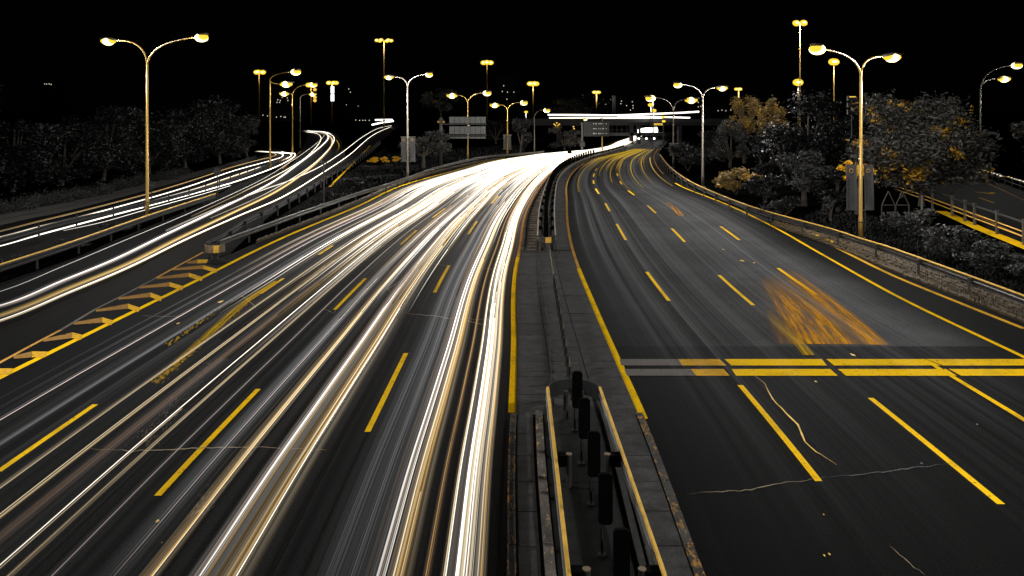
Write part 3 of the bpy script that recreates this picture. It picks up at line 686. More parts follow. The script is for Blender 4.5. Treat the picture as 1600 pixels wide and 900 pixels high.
def sheet(a, b, u0, u1, y0, y1, z, mat, g, label):
    """g: list of (row, glow)"""
    mb = MB(); uv = []; ys = yrange(y0, y1); gy = sorted(g); cols = 12
    for y in ys:
        gg = float(np.interp(y, [q[0] for q in gy], [q[1] for q in gy]))
        for c in range(cols+1):
            u = u0+(u1-u0)*c/cols; p = ground_at(a, b, u, y); e = min(1, 6*min(c/cols, 1-c/cols)+.0)
            mb.v.append((p[0], p[1], z)); uv.append((u, p[1]*1.0)); mb.g.append(gg*e)
    for i in range(len(ys)-1):
        for c in range(cols): p = i*(cols+1)+c; mb.f.append((p, p+1, p+cols+2, p+cols+1)); mb.m.append(0)
    return tag(mb.build('merged_light_trails', mat, uv=uv), label, kind='stuff')
def lpath(u, y0, y1, h, a=LE, b=RE, du=0, wob=0):
    out = []; ys = yrange(y0, y1)
    for i, y in enumerate(ys):
        uu = u+du*i/len(ys)+wob*math.sin(i*.22)
        out.append(G(a(y)+(b(y)-a(y))*uu, y, h))
    return out
GL = 'light trails on the left carriageway'
# (u near, width m, strands, palette, y near, y far, du, glow near, glow far, label)
LT = [
 (.075,.05,2,'d',760,236,.0,.8,3,'faint grey thread beside the left yellow edge line, outermost of all'),
 (.105,.06,2,'dd',820,236,.0,.8,4,'pair of faint grey threads just inside the left edge line'),
 (.135,.05,2,'dp',960,226,.01,.7,4,'thin pale line in the middle of the leftmost lane'),
 (.200,.10,3,'ed',960,226,.02,.9,5,'dim grey streak in the leftmost lane near its dashes'),
 (.293,.05,2,'cc',960,222,.02,.6,1,'thin cream line just right of the dash at the left edge'),
 (.345,.06,2,'cg',960,222,.02,.5,1.2,'thin cream and gold line, second right of the leftmost dashes'),
 (.378,.14,5,'bbdd',960,222,.03,.35,2,'soft brown streak in the second lane from the left'),
 (.418,.05,2,'wc',960,222,.02,.22,1,'sharp white thread, left one of the close pair'),
 (.441,.05,2,'cc',960,222,.02,.5,1,'sharp cream thread, right one of the close pair'),
 (.488,.05,2,'p',960,240,.01,.35,1,'lone pinkish thread left of the long centre dash'),
 (.555,.22,5,'ddpd',900,222,.01,.5,8,'wide dim pink and grey streak right of the long centre dash'),
 (.597,.15,6,'bcgc',960,222,.01,.55,1.3,'bold gold streak running to the bottom edge in the third lane'),
 (.656,.20,8,'pwwpg',960,222,.0,.3,1,'broad pinkish white streak in the third lane'),
 (.690,.30,12,'bgcgcwd',960,222,.0,.55,1.1,'broad gold and cream streak, rightmost of the third lane'),
 (.800,.20,5,'eded',960,222,.0,.9,3,'dim grey streaks right of the dash nearest the median'),
 (.825,.16,5,'ddd',960,222,.0,.8,4,'grey streak in the lane beside the median, left of the bright band'),
 (.856,.26,9,'dwpwd',960,222,.0,.16,1,'white band, left half of the wide bright streak'),
 (.877,.20,8,'cgcgb',960,222,.0,.5,1.4,'gold band, right half of the wide bright streak'),
 (.908,.05,2,'gb',960,222,.0,.7,1.5,'thin orange gold thread between the two widest bands'),
 (.928,.04,2,'cw',960,222,.0,.35,1,'thin white thread left of the band next to the median'),
 (.950,.27,11,'wcwcc',960,222,.0,.4,1.3,'widest blazing white and gold band next to the median'),
 (.968,.08,4,'cgb',960,222,.0,.55,1.6,'golden brown fringe of the band next to the median'),
 (.335,.28,10,'bppcb',530,222,.04,.35,1.6,'broad tan band that starts level with the hatched nose'),
 (.395,.22,9,'cgcyg',560,222,.03,.45,1.4,'golden band beside the yellow flecks'),
 (.435,.26,9,'pwwpc',640,222,.02,.12,1,'pale band in the second lane fading before the long dash'),
 (.235,.10,4,'pwd',520,228,.02,.15,.9,'white band starting beyond the hatched nose'),
]
for i, (u, wd, n, pal, y0, y1, du, gn, gf, lab) in enumerate(LT):
    dim = set(pal) <= set('dep')
    mat_ = 'soft_grey' if dim else 'soft_white' if pal.count('w') >= 2 else 'soft_brown' if 'b' in pal and 'c' not in pal else 'soft_gold'
    sf = soft([(p[0], p[1], p[2]) for p in lpath(u, y0, y1, .055+.0015*i if dim else .32+.002*i, du=du)], wd*2.2+.05, mat_, None, gn*1.25, gf*1.2, None, .5 if y0 < 900 else 0)
    h = .04 if set(pal) <= set('de') else .35
    tr_ = trail(lpath(u, y0, y1, h, du=du), wd, int(n*1.8) if not dim else 2, pal, lab, 100+i, gn, gf, (.003, .008) if dim else (.003, .010), group=GL, fade=.5 if y0 < 900 else 0)
    sf.name = 'soft_edge'; sf.parent = tr_
# the uncountable merged streaks further along the bend
def merged(seed, n, tracks, spread, ynear, yfar, pals, a, b, label, gl, rr=(.009, .024), h=.4, bias=1.0):
    r = random.Random(seed); mb = MB(); keys = sorted(set(pals))
    for k in range(n):
        u = r.choice(tracks)+r.gauss(0, spread); u = min(.985, max(.02, u))
        y0 = ynear[0]+(ynear[1]-ynear[0])*r.random()**bias; du = r.uniform(-.02, .03)
        path = lpath(u, y0, yfar+r.random()*3, h*r.uniform(.6, 1.4), a, b, du, r.uniform(0, .002))
        if len(path) < 4: continue
        g0 = r.uniform(*gl)
        strands(mb, path, 0, r.uniform(*rr), keys.index(r.choice(pals)), [g0*min(1, .02+((q+.3)/(len(path)*.28))**1.4) for q in range(len(path))])
    return tag(mb.build('merged_light_trails', ['trail_'+c for c in keys]), label, kind='stuff')
merged(11, 270, [.10,.22,.33,.40,.45,.57,.62,.67,.70,.83,.87,.93,.955], .016, (262, 500), 212, 'wwccgp', LE, RE, 'blaze of merged white streaks on the left carriageway bend', (.7, 1.6), bias=1.5)
merged(12, 160, [.12,.2,.31,.42,.5,.56,.64,.7,.8,.86,.93], .03, (246, 330), 212, 'wwwc', LE, RE, 'solid white glare of headlights far along the bend', (.8, 1.6), (.02, .05))
merged(13, 90, [.84,.87,.93,.955,.58,.69,.65], .012, (300, 980), 222, 'ddebb', LE, RE, 'fine grey and brown streaks between the bright bands', (.25, 1.2), (.003, .008), .02)
#merged(14, 160, [.06,.11,.2,.3,.36,.46,.55,.8], .03, (300, 980), 222, 'dee', LE, RE, 'faint grey streaks across the left lanes', (.3, 1.1), (.003, .008), .02)
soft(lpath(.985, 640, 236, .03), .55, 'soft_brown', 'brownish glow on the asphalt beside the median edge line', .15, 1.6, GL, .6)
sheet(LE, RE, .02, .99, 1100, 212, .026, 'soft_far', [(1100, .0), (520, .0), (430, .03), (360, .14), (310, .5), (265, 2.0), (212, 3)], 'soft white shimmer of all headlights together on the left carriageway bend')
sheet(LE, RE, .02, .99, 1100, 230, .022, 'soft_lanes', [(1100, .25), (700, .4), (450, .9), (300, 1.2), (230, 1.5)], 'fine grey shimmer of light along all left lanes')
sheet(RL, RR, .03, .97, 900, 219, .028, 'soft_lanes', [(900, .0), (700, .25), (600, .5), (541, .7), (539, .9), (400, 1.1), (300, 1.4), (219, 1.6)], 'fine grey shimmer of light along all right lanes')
# right carriageway: dim streaks
#merged(21, 230, [.05,.09,.14,.19,.33,.38,.44,.56,.62,.68,.74], .018, (300, 720), 219, 'eeed', RL, RR, 'faint grey streaks sweeping round the right carriageway', (.35, 1.2), (.006, .02), .02)
merged(22, 60, [.05,.13,.2,.3,.36,.5,.62,.8], .02, (238, 272), 232, 'yyg', RL, RR, 'yellow streaks where the right carriageway bends out of sight', (.3, 1.1), (.012, .03), .3)
GR = 'yellow light trails on the right carriageway'
for i, (u, y0, y1, du, g, lab) in enumerate([(.10,300,232,.0,.8,'yellow streak nearest the median on the right carriageway bend'),(.30,275,234,.0,.8,'yellow arc in the second lane of the right bend'),(.42,285,238,.0,.7,'yellow arc crossing the middle of the right bend'),
        (.52,305,240,.0,.45,'thin dull yellow arc right of the middle of the bend'),(.66,292,241,.0,.7,'yellow arc near the far lanes of the bend'),(.80,285,244,.0,.7,'short yellow arc second from the guardrail'),(.93,290,246,.0,.9,'bright yellow arc beside the right guardrail')]):
    trail(lpath(u, y0, y1, .3, RL, RR, du), .12, 3, 'yyg', lab, 300+i, .5*g, g, (.01, .03), GR)
for i, (u, y0, y1, wd, lab) in enumerate([(.06,640,236,.45,'grey streak next to the yellow line right of the median'),(.12,760,236,.6,'broadest grey streak in the first lane right of the median'),(.17,640,236,.35,'grey streak left of the first dashed line'),(.36,560,236,.7,'grey streak between the two dashed lines'),(.63,560,236,.8,'soft grey streak crossing the orange glow streaks'),(.70,900,300,.3,'long grey streak reaching the right edge below the stop lines')]):
    soft(lpath(u, y0, y1, .03, RL, RR), wd, 'soft_grey', lab, .25, 1.0, 'grey light trails on the right carriageway', .5, z=.030+.001*i)
# slip roads
GS = 'light trails on the slip roads'
S1 = [([(-120,482),(0,455),(100,415),(200,373),(300,331),(400,285),(452,254),(492,226),(506,212),(498,207),(480,206)], .06, 3, 'dwd', 'thin white thread, upper edge of the slip road trails'),
      ([(-160,510),(0,478),(100,438),(180,405),(260,366),(340,328),(420,288),(466,256),(500,230),(513,215),(505,208),(481,206)], .34, 10, 'dwwwp', 'thickest white trail down the slip road'),
      ([(-160,535),(0,493),(110,449),(200,412),(280,372),(360,334),(430,300),(480,266),(512,236),(519,219),(508,209),(484,205.5)], .30, 8, 'gycg', 'golden trail beside the thick white one on the slip road'),
      ([(-160,545),(0,502),(110,457),(200,419),(290,375),(370,339),(440,309),(500,273),(545,243),(580,213),(611,198)], .10, 4, 'wpc', 'lower cream trail forking right up the straight branch'),
      ([(260,360),(340,325),(410,297),(450,283),(497,262),(532,240),(565,215),(590,201),(612,196)], .12, 4, 'wwc', 'upper white trail forking right up the straight branch'),
      ([(300,338),(380,300),(440,270),(478,246),(500,222),(498,210),(478,206)], .14, 5, 'wcy', 'curved white trail on the inside of the loop'),
      ([(330,340),(400,310),(450,283),(490,256),(516,230),(522,215),(508,207),(480,204)], .14, 5, 'wwc', 'curved white trail on the outside of the loop'),
      ([(475,204.5),(488,204.8),(505,206),(515,209)], .9, 10, 'ww', 'short thick white bar at the top of the loop'),
      ([(526,239),(530,228),(526,219)], .12, 3, 'yb', 'short yellow arc beyond the loop')]
for i, (pts, wd, n, pal, lab) in enumerate(S1):
    if i in (1, 2): sf = soft([G(x, y, .28+.01*i) for x, y in smooth_px(pts, 7)], .75, 'soft_white' if i == 1 else 'soft_gold', None, .45, 1.2)
    tr_ = trail([G(x, y+.6*(y-HY)*0, .3) for x, y in smooth_px(pts, 7)], wd, n+2, pal, lab, 400+i, .12, 1.3, (.006, .018), GS)
    if i in (1, 2): sf.name = 'soft_edge'; sf.parent = tr_
S2 = [([(-80,378),(0,361),(60,346),(130,329),(230,303),(300,282),(360,262),(400,251),(430,243),(424,238),(403,236)], .16, 5, 'gcb', 'golden topmost trail on the outer slip road'),
      ([(-80,388),(0,370),(60,354),(130,337),(230,310),(300,289),(360,268),(410,254),(440,245),(436,239),(405,236)], .22, 7, 'dwwwc', 'bright white trail, second from the hedge on the outer slip road'),
      ([(230,316),(300,297),(360,277),(420,257),(450,247),(455,241),(440,237)], .18, 5, 'wcg', 'pale trail starting at the left lamp post on the outer slip road'),
      ([(-80,403),(0,384),(60,367),(150,343),(230,322),(300,303),(370,283),(430,261),(458,246),(460,239)], .08, 4, 'ww', 'thin white trail behind the railing of the outer slip road'),
      ([(100,360),(160,347),(230,327),(310,305),(360,290)], .06, 3, 'wd', 'lowest thin white trail of the outer slip road'),
      ([(401,236.5),(420,237.5),(440,238.5),(458,240)], .9, 8, 'ww', 'thick white bar where the outer slip road turns away')]
for i, (pts, wd, n, pal, lab) in enumerate(S2):
    trail([G(x, y, .4) for x, y in smooth_px(pts, 7)], wd, n+1, pal, lab, 500+i, .25, 1.3, (.008, .02), GS)
for pts, Zt, wd, lab in [([(586,187.5),(600,187),(613,187)], 380, .6, 'white bar of light above the end of the straight branch'), ([(581,195),(597,191.5),(615,189)], 340, .5, 'slanting white bar below the tall mast')]:
    trail([P(x, y, Zt) for x, y in smooth_px(pts, 4)], wd*.6, 3, 'ww', lab, 600+int(pts[0][0]), 1, 1, (.25, .35), GS)

# ---------------------------------------------------------------- street lamps
NL = 0
def lamp_light(p, watts, parent, col=(1, .985, .965)):
    l = bpy.data.lights.new('lamp_light', 'POINT'); l.energy = watts; l.color = col; l.shadow_soft_size = .25
    o = bpy.data.objects.new('lamp_light', l); sc.collection.objects.link(o); o.parent = parent; o.location = p
def lamp_post(px, by, arms, label, split=None, mat='pole_lit_gold', Z=None, watts=LAMP_W, r=.11, lit=True, group='curved arm street lamps', lens='lens', sz=1.0, matarm=None):
    """arms: (dx px, y px of the lamp head, dZ m)"""
    Z = Z or F*H/(by-HY); x0 = (px-800)*Z/F; k = Z/F
    t = empty('street_lamp', (x0, Z, 0), label, 'street lamp', group)
    zs = H-(split-HY)*k
    mb = MB(); mb.tube([(0, 0, 0), (0, 0, 1.2), (0, 0, 1.25), (0, 0, zs)], [r*1.25, r*1.2, r, r*.62], 12); local(mb, 'pole', mat, t, True)
    mb = MB(); mb.tube([(0, 0, 0), (0, 0, .06)], .28, 10); mb.tube([(0,0,.9),(0,0,.95)], r*1.35, 10); local(mb, 'base_flange', 'steel', t)
    for dx, hy, dZ in arms:
        hx = dx*k*(Z+dZ)/Z+ x0*(dZ/Z); hz = H-(hy-HY)*(Z+dZ)/F
        pts = []
        for q in range(13):
            s = q/12; bx = 1-(1-s)**2.1            # rises first, then leans out
            pts.append((hx*(s**1.7), dZ*(s**1.7), zs-.25+(hz-zs+.25)*(1-(1-s)**2.3)))
        mb = MB(); mb.tube(pts, [r*.55-(r*.22)*q/12 for q in range(13)], 8); arm = local(mb, 'arm', matarm or mat, t, True)
        d = Vector((hx, dZ, 0)).normalized(); c = Vector((hx, dZ, hz))+d*.32*sz
        ang = math.atan2(d.y, d.x); mb = MB()
        # flattened cobra head
        n = 10; i0 = 0
        for a in range(7):
            s = a/6; wv = (.10+.13*math.sin(math.pi*min(1, s*1.05)))*sz; L = (-.40+.95*s)*sz
            for b in range(n):
                th = 2*math.pi*b/n; ly = wv*math.cos(th); lz = wv*.55*math.sin(th)
                if lz < 0: lz *= .4
                mb.v.append((c.x+d.x*L-d.y*ly, c.y+d.y*L+d.x*ly, c.z+lz+.06+.10*(L)))
        for a in range(6):
            for b in range(n): p_, q_ = a*n+b, a*n+(b+1) % n; mb.f.append((p_, q_, q_+n, p_+n)); mb.m.append(0)
        mb.f.append(tuple(range(n-1, -1, -1))); mb.m.append(0); mb.f.append(tuple(6*n+j for j in range(n))); mb.m.append(0)
        hd = local(mb, 'lamp_head', 'pole_grey', t, True)
        mb = MB(); mb.ball((0, 0, 0), (.42*sz, .26*sz, .17*sz), 14, 8); o = local(mb, 'lamp_glass', 'lens', t, True)
        mb = MB(); mb.ball((0, 0, -.02), (.29*sz, .30*sz, .20*sz), 12, 8); ob = local(mb, 'bulb', 'bulb', t, True); ob.location = (c.x+d.x*.10, c.y+d.y*.10, c.z-.05); ob.rotation_euler.z = ang
        o.location = (c.x+d.x*.10, c.y+d.y*.10, c.z-.04); o.rotation_euler.z = ang
        if lit: lamp_light((c.x+d.x*.1, c.y+d.y*.1, c.z-.30), watts, t)
    return t
lamp_post(230, 337, [(-50,63,.5),(78,58,-4.5)], 'tall two armed lamp on the grass strip between the left slip roads', 97, sz=1.4, lens='lens_hot')
lamp_post(1345, 372, [(37,88,.5),(-62,76,-5)], 'tall two armed lamp carrying two grey banners behind the right guardrail', 112, sz=1.4, lens='lens_hot')
lamp_post(637, 285, [(-22,120,0),(30,116,-4)], 'two armed lamp beside the pair of far banners', 133, mat='pole_grey', sz=1.2)
lamp_post(1098, 292, [(-35,132,-4),(22,137,0)], 'two armed lamp behind the right guardrail at the bend', 152, mat='pole_grey', sz=1.3)
lamp_post(731, 252, [(-17,149,0),(26,145,-4)], 'two armed lamp rising behind the gridded sign', 160, sz=1.9)
lamp_post(793, 244, [(-13,164,0),(22,160,-4)], 'two armed lamp left of the single armed one at the bend', 172, sz=1.9)
lamp_post(835, 240, [(16,172,-3)], 'single armed lamp where the white glare begins', 182, mat='pole_grey', watts=2500, sz=1.8)
lamp_post(1052, 262, [(-30,153,-3),(19,156,0)], 'two armed lamp in front of the overpass, behind the bend', 172, mat='pole_grey', sz=2.0)
lamp_post(941, 240, [(-24,186,-3)], 'lamp rising from the median in front of the overpass', 182, lit=False, sz=1.0)
lamp_post(422, 266, [(16,131,0),(36,112,-5)], 'gold lit lamp post in front of the outer slip road bar of light', 122, sz=1.9)
lamp_post(457, 243, [(-6,146,0),(28,132,-3)], 'gold lit lamp post between the two slip road loops', 148, sz=1.9)
lamp_post(469, 231, [(14,147,0)], 'thin grey lamp post left of the slip road loop', 152, mat='pole_grey', sz=1.8)
lamp_post(1532, 270, [(28,123,0),(52,102,-8)], 'lamp post on the far side of the side road', 138, mat='pole_grey', sz=1.8)
for (px, py, lab) in [(879,196,'left'), (1017,164,'upper')]: pass
# lamps of the same row behind and beside the viewpoint (they light the near road)
for (x, y, hx, lab) in [(-25.6, 21, 2.5, 'lamp on the left verge just outside the picture'), (20.3, 11, -2.6, 'lamp on the right verge just outside the picture'), (-25.6, -15, 2.5, 'lamp on the left verge behind the footbridge'), (20.3, -25, -2.6, 'lamp on the right verge behind the footbridge')]:
    t = empty('street_lamp', (x, y, 0), lab, 'street lamp', 'curved arm street lamps')
    mb = MB(); mb.tube([(0,0,0),(0,0,10.4)], [.14,.07], 10); local(mb, 'pole', 'pole_lit_gold', t, True)
    mb = MB(); mb.tube([(0,0,10.2),(hx*.15,0,11.3),(hx*.5,0,12),(hx,0,12.3)], .05, 8); local(mb, 'arm', 'pole_lit_gold', t, True)
    mb = MB(); mb.ball((hx*1.15,0,12.3), (.45,.2,.14)); local(mb, 'lamp_glass', 'lens', t, True)
    lamp_light((hx*1.15, 0, 12.0), LAMP_W*1.3, t)
# high masts with rings of floodlights
def mast(px, by, ty, Z, n, spread, label, mat='pole_lit_gold', watts=0, lsz=None):
    k = Z/F; x = (px-800)*k; top = H-(ty-HY)*k; bot = min(0, H-(by-HY)*k)
    t = empty('light_mast', (x, Z, 0), label, 'light mast', 'high floodlight masts')
    mb = MB(); mb.tube([(0, 0, 0), (0, 0, top)], [.8*k*1.4, .55*k*1.4], 8); local(mb, 'pole', mat, t, True)
    mb = MB(); rr = spread*k/2; mb.tube([(rr*math.cos(a), rr*math.sin(a), top) for a in [6.2832*j/16 for j in range(17)]], .15*k*1.5, 5, caps=False); local(mb, 'ring', 'steel', t)
    s = (lsz or 3.6)*k*1.25
    for j in range(n):
        a = 6.2832*(j+.25)/n; mb = MB(); mb.ball((0, 0, 0), (s*1.15, s*1.15, s*.8), 8, 5)
        o = local(mb, 'floodlight', 'lens', t, True); o.location = (rr*math.cos(a), rr*math.sin(a), top-s*.4)
        mb = MB(); mb.ball((0, 0, 0), (s*.75, s*1.3, s*.5), 8, 5); o = local(mb, 'bulb', 'bulb', t, True); o.location = (rr*math.cos(a), rr*math.sin(a), top-s*.4)
    lamp_light((0, -1.5*k*4, top-5*k), watts or 1500*(Z/300)**1.5, t)
    return t
mast(600, 190, 62, 300, 6, 22, 'tallest mast with a wide flat ring of lamps above the straight branch', lsz=2.6)
mast(761, 150, 96, 420, 3, 12, 'mast high above the two armed lamp with the gridded sign')
mast(833, 170, 129, 420, 4, 10, 'mast left of the overpass with an oval lamp cluster')
mast(932, 165, 143, 520, 4, 8, 'mast standing right above the middle of the overpass', lsz=2.4)
mast(1154, 170, 138, 420, 3, 7, 'small mast right of the lamp at the bend', lsz=2.4)
mast(519, 168, 128, 420, 5, 12, 'mast with a white light box hanging below its lamps', lsz=3)
mast(405, 175, 111, 360, 3, 11, 'mast furthest left, with two blurred lamps', mat='pole_lit_gold')
mast(486, 178, 131, 400, 3, 10, 'mast hung with small amber lights', mat='pole_lit_gold')
mast(1250, 200, 34, 110, 4, 15, 'high mast with three lamps at the top right', mat='pole_lit_gold', watts=9000, lsz=4.2)
mast(1303, 200, 94, 120, 2, 5, 'mast close left of the banner lamp', mat='pole_lit_gold', watts=6000, lsz=5.5)
mast(1247, 200, 126, 130, 2, 3, 'low mast above the dark tree', mat='pole_grey', watts=5000, lsz=5.5)
def glow_box(px, y0, y1, wpx, Z, label, name='light_box', mat='light_box', cat='sign'):
    k = Z/F; t = empty(name, P(px, y1, Z), label, cat)
    for a, b in ((y0, (y0+y1)/2-.7), ((y0+y1)/2+.7, y1)):
        mb = MB(); c = P(px, (a+b)/2, Z-2); mb.box(c, (wpx*k, .5, (b-a)*k)); mb.build('lit_panel', mat, t)
    mb = MB(); c = P(px, (y0+y1)/2, Z-1.4); mb.box(c, (wpx*k*1.1, .5, (y1-y0+1)*k)); mb.build('frame', 'dark_metal', t)
    return t
glow_box(519.5, 135, 158, 5, 420, 'tall white light box in two panels below the mast lamps')
mb = MB()
t = empty('amber_lights', P(492, 175, 398), 'string of amber lights hanging on a far mast', 'lights')
for y in (140, 146, 152, 157): mb = MB(); mb.ball(P(492 if y != 146 else 488, y, 398), (.9, .9, .8), 8, 5); mb.build('amber_lamp', 'amber_light', t, True)

# distant lamps: small glowing heads on short posts
for px, py, Z, lab in [(1020,153,150,'topmost of the three lamps stacked left of the bend lamp'),(1017,164,170,'middle of the three lamps stacked above the overpass'),(1021,173,190,'lowest of the three lamps stacked above the overpass'),
                       (893,186,230,'small lamp under the left part of the overpass'),(917,187.5,230,'small lamp under the overpass beside the hanging sign'),(1036,183,160,'small lamp where the overpass ends'),(822,175,200,'tiny white lamp left of the single armed one'),(1037,189.5,158,'tiny lamp just below the right end of the overpass')]:
    k = Z/F; x, y, z = P(px, py, Z); t = empty('distant_lamp', (x, y, 0), lab, 'street lamp', 'distant lamps by the overpass')
    mb = MB(); mb.tube([(0,0,0),(0,0,z)], .09, 6); local(mb, 'pole', 'dark_metal', t)
    mb = MB(); s = 3.2*k if py < 175 else 2*k; mb.ball((0,0,z), (s*1.5, s, s*.9), 10, 6); local(mb, 'lamp_glass', 'lens', t, True)
    if py < 180: lamp_light((0, -.5, z-.8), 1500, t)

# ---------------------------------------------------------------- overpass
Zb = 172; t = empty('overpass', (22, Zb, 0), 'road bridge crossing above both carriageways in the distance', 'overpass')
def zz(y, Z=Zb): return H-(y-HY)*Z/F
def bx_(name, x0, x1, y0, y1, Z0, Z1, mat, par=t):
    a, b = (x0-800)*Zb/F, (x1-800)*Zb/F; mb = MB(); mb.box(((a+b)/2, (Z0+Z1)/2, (zz(y0)+zz(y1))/2), (b-a, Z1-Z0, abs(zz(y0)-zz(y1)))); return mb.build(name, mat, par)
bx_('deck', 800, 1140, 187, 191, Zb-1, Zb+9, 'bridge_concrete')
bx_('girder', 800, 1140, 191, 196, Zb-.3, Zb+.6, 'bridge_concrete'); bx_('girder', 800, 1140, 191, 196, Zb+6, Zb+7, 'bridge_concrete')
bx_('parapet', 800, 1140, 185.4, 187, Zb-1, Zb-.8, 'bridge_concrete')
for x in (986, 997.5, 872, 1062): bx_('pier', x, x+5, 196, 232, Zb+1, Zb+3, 'bridge_concrete')
bx_('crossbeam', 945, 1040, 207.5, 212.5, Zb+1, Zb+2.5, 'dark_metal')
for x in range(935, 1000, 8): bx_('louvre', x, x+1.6, 196, 207, Zb+4, Zb+4.3, 'bridge_concrete')
bx_('lower_walkway', 935, 1000, 203, 204.2, Zb+3.2, Zb+3.9, 'bridge_concrete')
for k, x in enumerate((998, 1010, 1022)):
    mb = MB(); mb.ball(P(x, 216.5, Zb), (.28,.28,.25), 8, 5); mb.build('deck_lamp', 'light_box', t)
for k, y in enumerate((203.5, 206.5)):
    mb = MB(); mb.ball(P(997, y, Zb), (.16,.16,.18), 8, 5); mb.build('deck_lamp', 'light_box', t)
for pts, rr, lab in [([(856,179.5),(900,179.6),(960,180.3),(1010,178.5),(1060,176.5),(1092,174.5)], .16, 'upper white light trail on the overpass'), ([(858,184),(910,184),(960,184.5),(1000,184.5),(1035,184)], .13, 'lower white light trail on the overpass'), ([(965,182),(1000,182),(1040,183),(1078,184)], .12, 'short third light trail at the right end of the overpass')]:
    trail([P(x, y, Zb+3) for x, y in smooth_px(pts, 6)], .5, 3, 'wcw', lab, 700+int(pts[0][1]), 1.1, 1.1, (rr*.6, rr*1.1), 'light trails on the overpass')
trail([P(x, y, 250) for x, y in ((1002,205.5),(1010,204.2),(1018,204),(1027,203.2))], 1.2, 5, 'www', 'white smear of headlights seen through the overpass', 777, 1.5, 1.5, (.5, .9), 'light trails on the overpass')
trail([P(x, y, 168) for x, y in ((1022,194.5),(1030,194.2),(1036,194.6))], .2, 2, 'gy', 'short orange glow under the right end of the deck', 778, 1.2, 1.2, (.12, .2), 'light trails on the overpass')
# direction sign in front of the bridge
Zs = 136; t = empty('direction_sign', G(910, 240), 'dark direction sign with three rows of white route symbols', 'road sign')
def sbox(name, x0, x1, y0, y1, Z, th, mat, par):
    a, b = P(x0, y0, Z), P(x1, y1, Z); mb = MB(); mb.box(((a[0]+b[0])/2, Z, (a[2]+b[2])/2), (abs(b[0]-a[0]), th, abs(a[2]-b[2]))); return mb.build(name, mat, par)
pn = sbox('sign_panel', 912, 952, 190, 213, Zs, .15, 'sign_dark', t)
sbox('post', 908, 911, 191, 241, Zs+.1, .3, 'steel', t); sbox('arm', 909, 953, 191.5, 192.6, Zs+.25, .1, 'steel', t); sbox('arm', 909, 953, 208.5, 209.6, Zs+.25, .1, 'steel', t)
for y in (193.5, 201.3, 208.8):
    mb = MB(); c = P(921, y, Zs-.1); mb.tube([(c[0]+.27*math.cos(a), c[1], c[2]+.2*math.sin(a)) for a in [6.2832*j/10 for j in range(11)]], .045, 4, caps=False); mb.build('route_symbol', 'banner', t)
    for x in (927, 930.5, 935, 938, 941.5, 946.5):
        h_ = R.uniform(1, 2.2); sbox('glyph', x, x+R.uniform(1, 2), y-h_*.5, y+h_*.3, Zs-.1, .02, 'white_mark', t)
sbox('sign_panel', 906, 914, 222, 229, Zs-.3, .1, 'sign_dark', t); sbox('glyph', 908, 912, 224, 226, Zs-.4, .02, 'banner', t)
t = empty('warning_lights', P(870, 200, 170), 'cluster of yellow warning lights on a dark post by the overpass', 'warning lights')
sbox('post', 870, 871.2, 186, 236, 170, .2, 'dark_metal', t)
for x, y in ((870,192),(868,196),(872,196),(870,199),(866,194),(874,194),(896,198),(897,201)): mb = MB(); mb.ball(P(x, y, 169.6), (.18,.18,.15), 6, 4); mb.build('lamp', 'amber_light', t)

# ---------------------------------------------------------------- signs and banners
Zs = F*H/(258-HY); t = empty('gantry_sign', G(689, 258), 'large grey panel sign seen from behind on a thick side post', 'road sign')
mb = MB(); c = G(689, 258); mb.tube([(c[0], c[1], 0), (c[0], c[1], zz(184, Zs))], .2, 10); mb.build('post', 'pole_grey', t, True)
for y0, y1 in ((182.5, 192.5), (197.5, 209.5), (213.5, 216.5)):
    for k in range(7): sbox('panel', 702+k*8.2, 702+k*8.2+7.7, y0, y1, Zs-.2, .06, 'sign_back', t)
for y in (194, 211.5): sbox('arm', 687, 760, y-1, y+1, Zs+.05, .18, 'dark_metal', t)
sbox('bracket', 684, 694, 187, 189, Zs, .3, 'dark_metal', t); sbox('bracket', 684, 694, 203, 205, Zs, .3, 'dark_metal', t)
for x in (685, 693): mb = MB(); mb.ball(P(x, 190.5, Zs), (.16,.16,.16), 8, 5); mb.build('signal_lamp', 'ochre_ink', t)
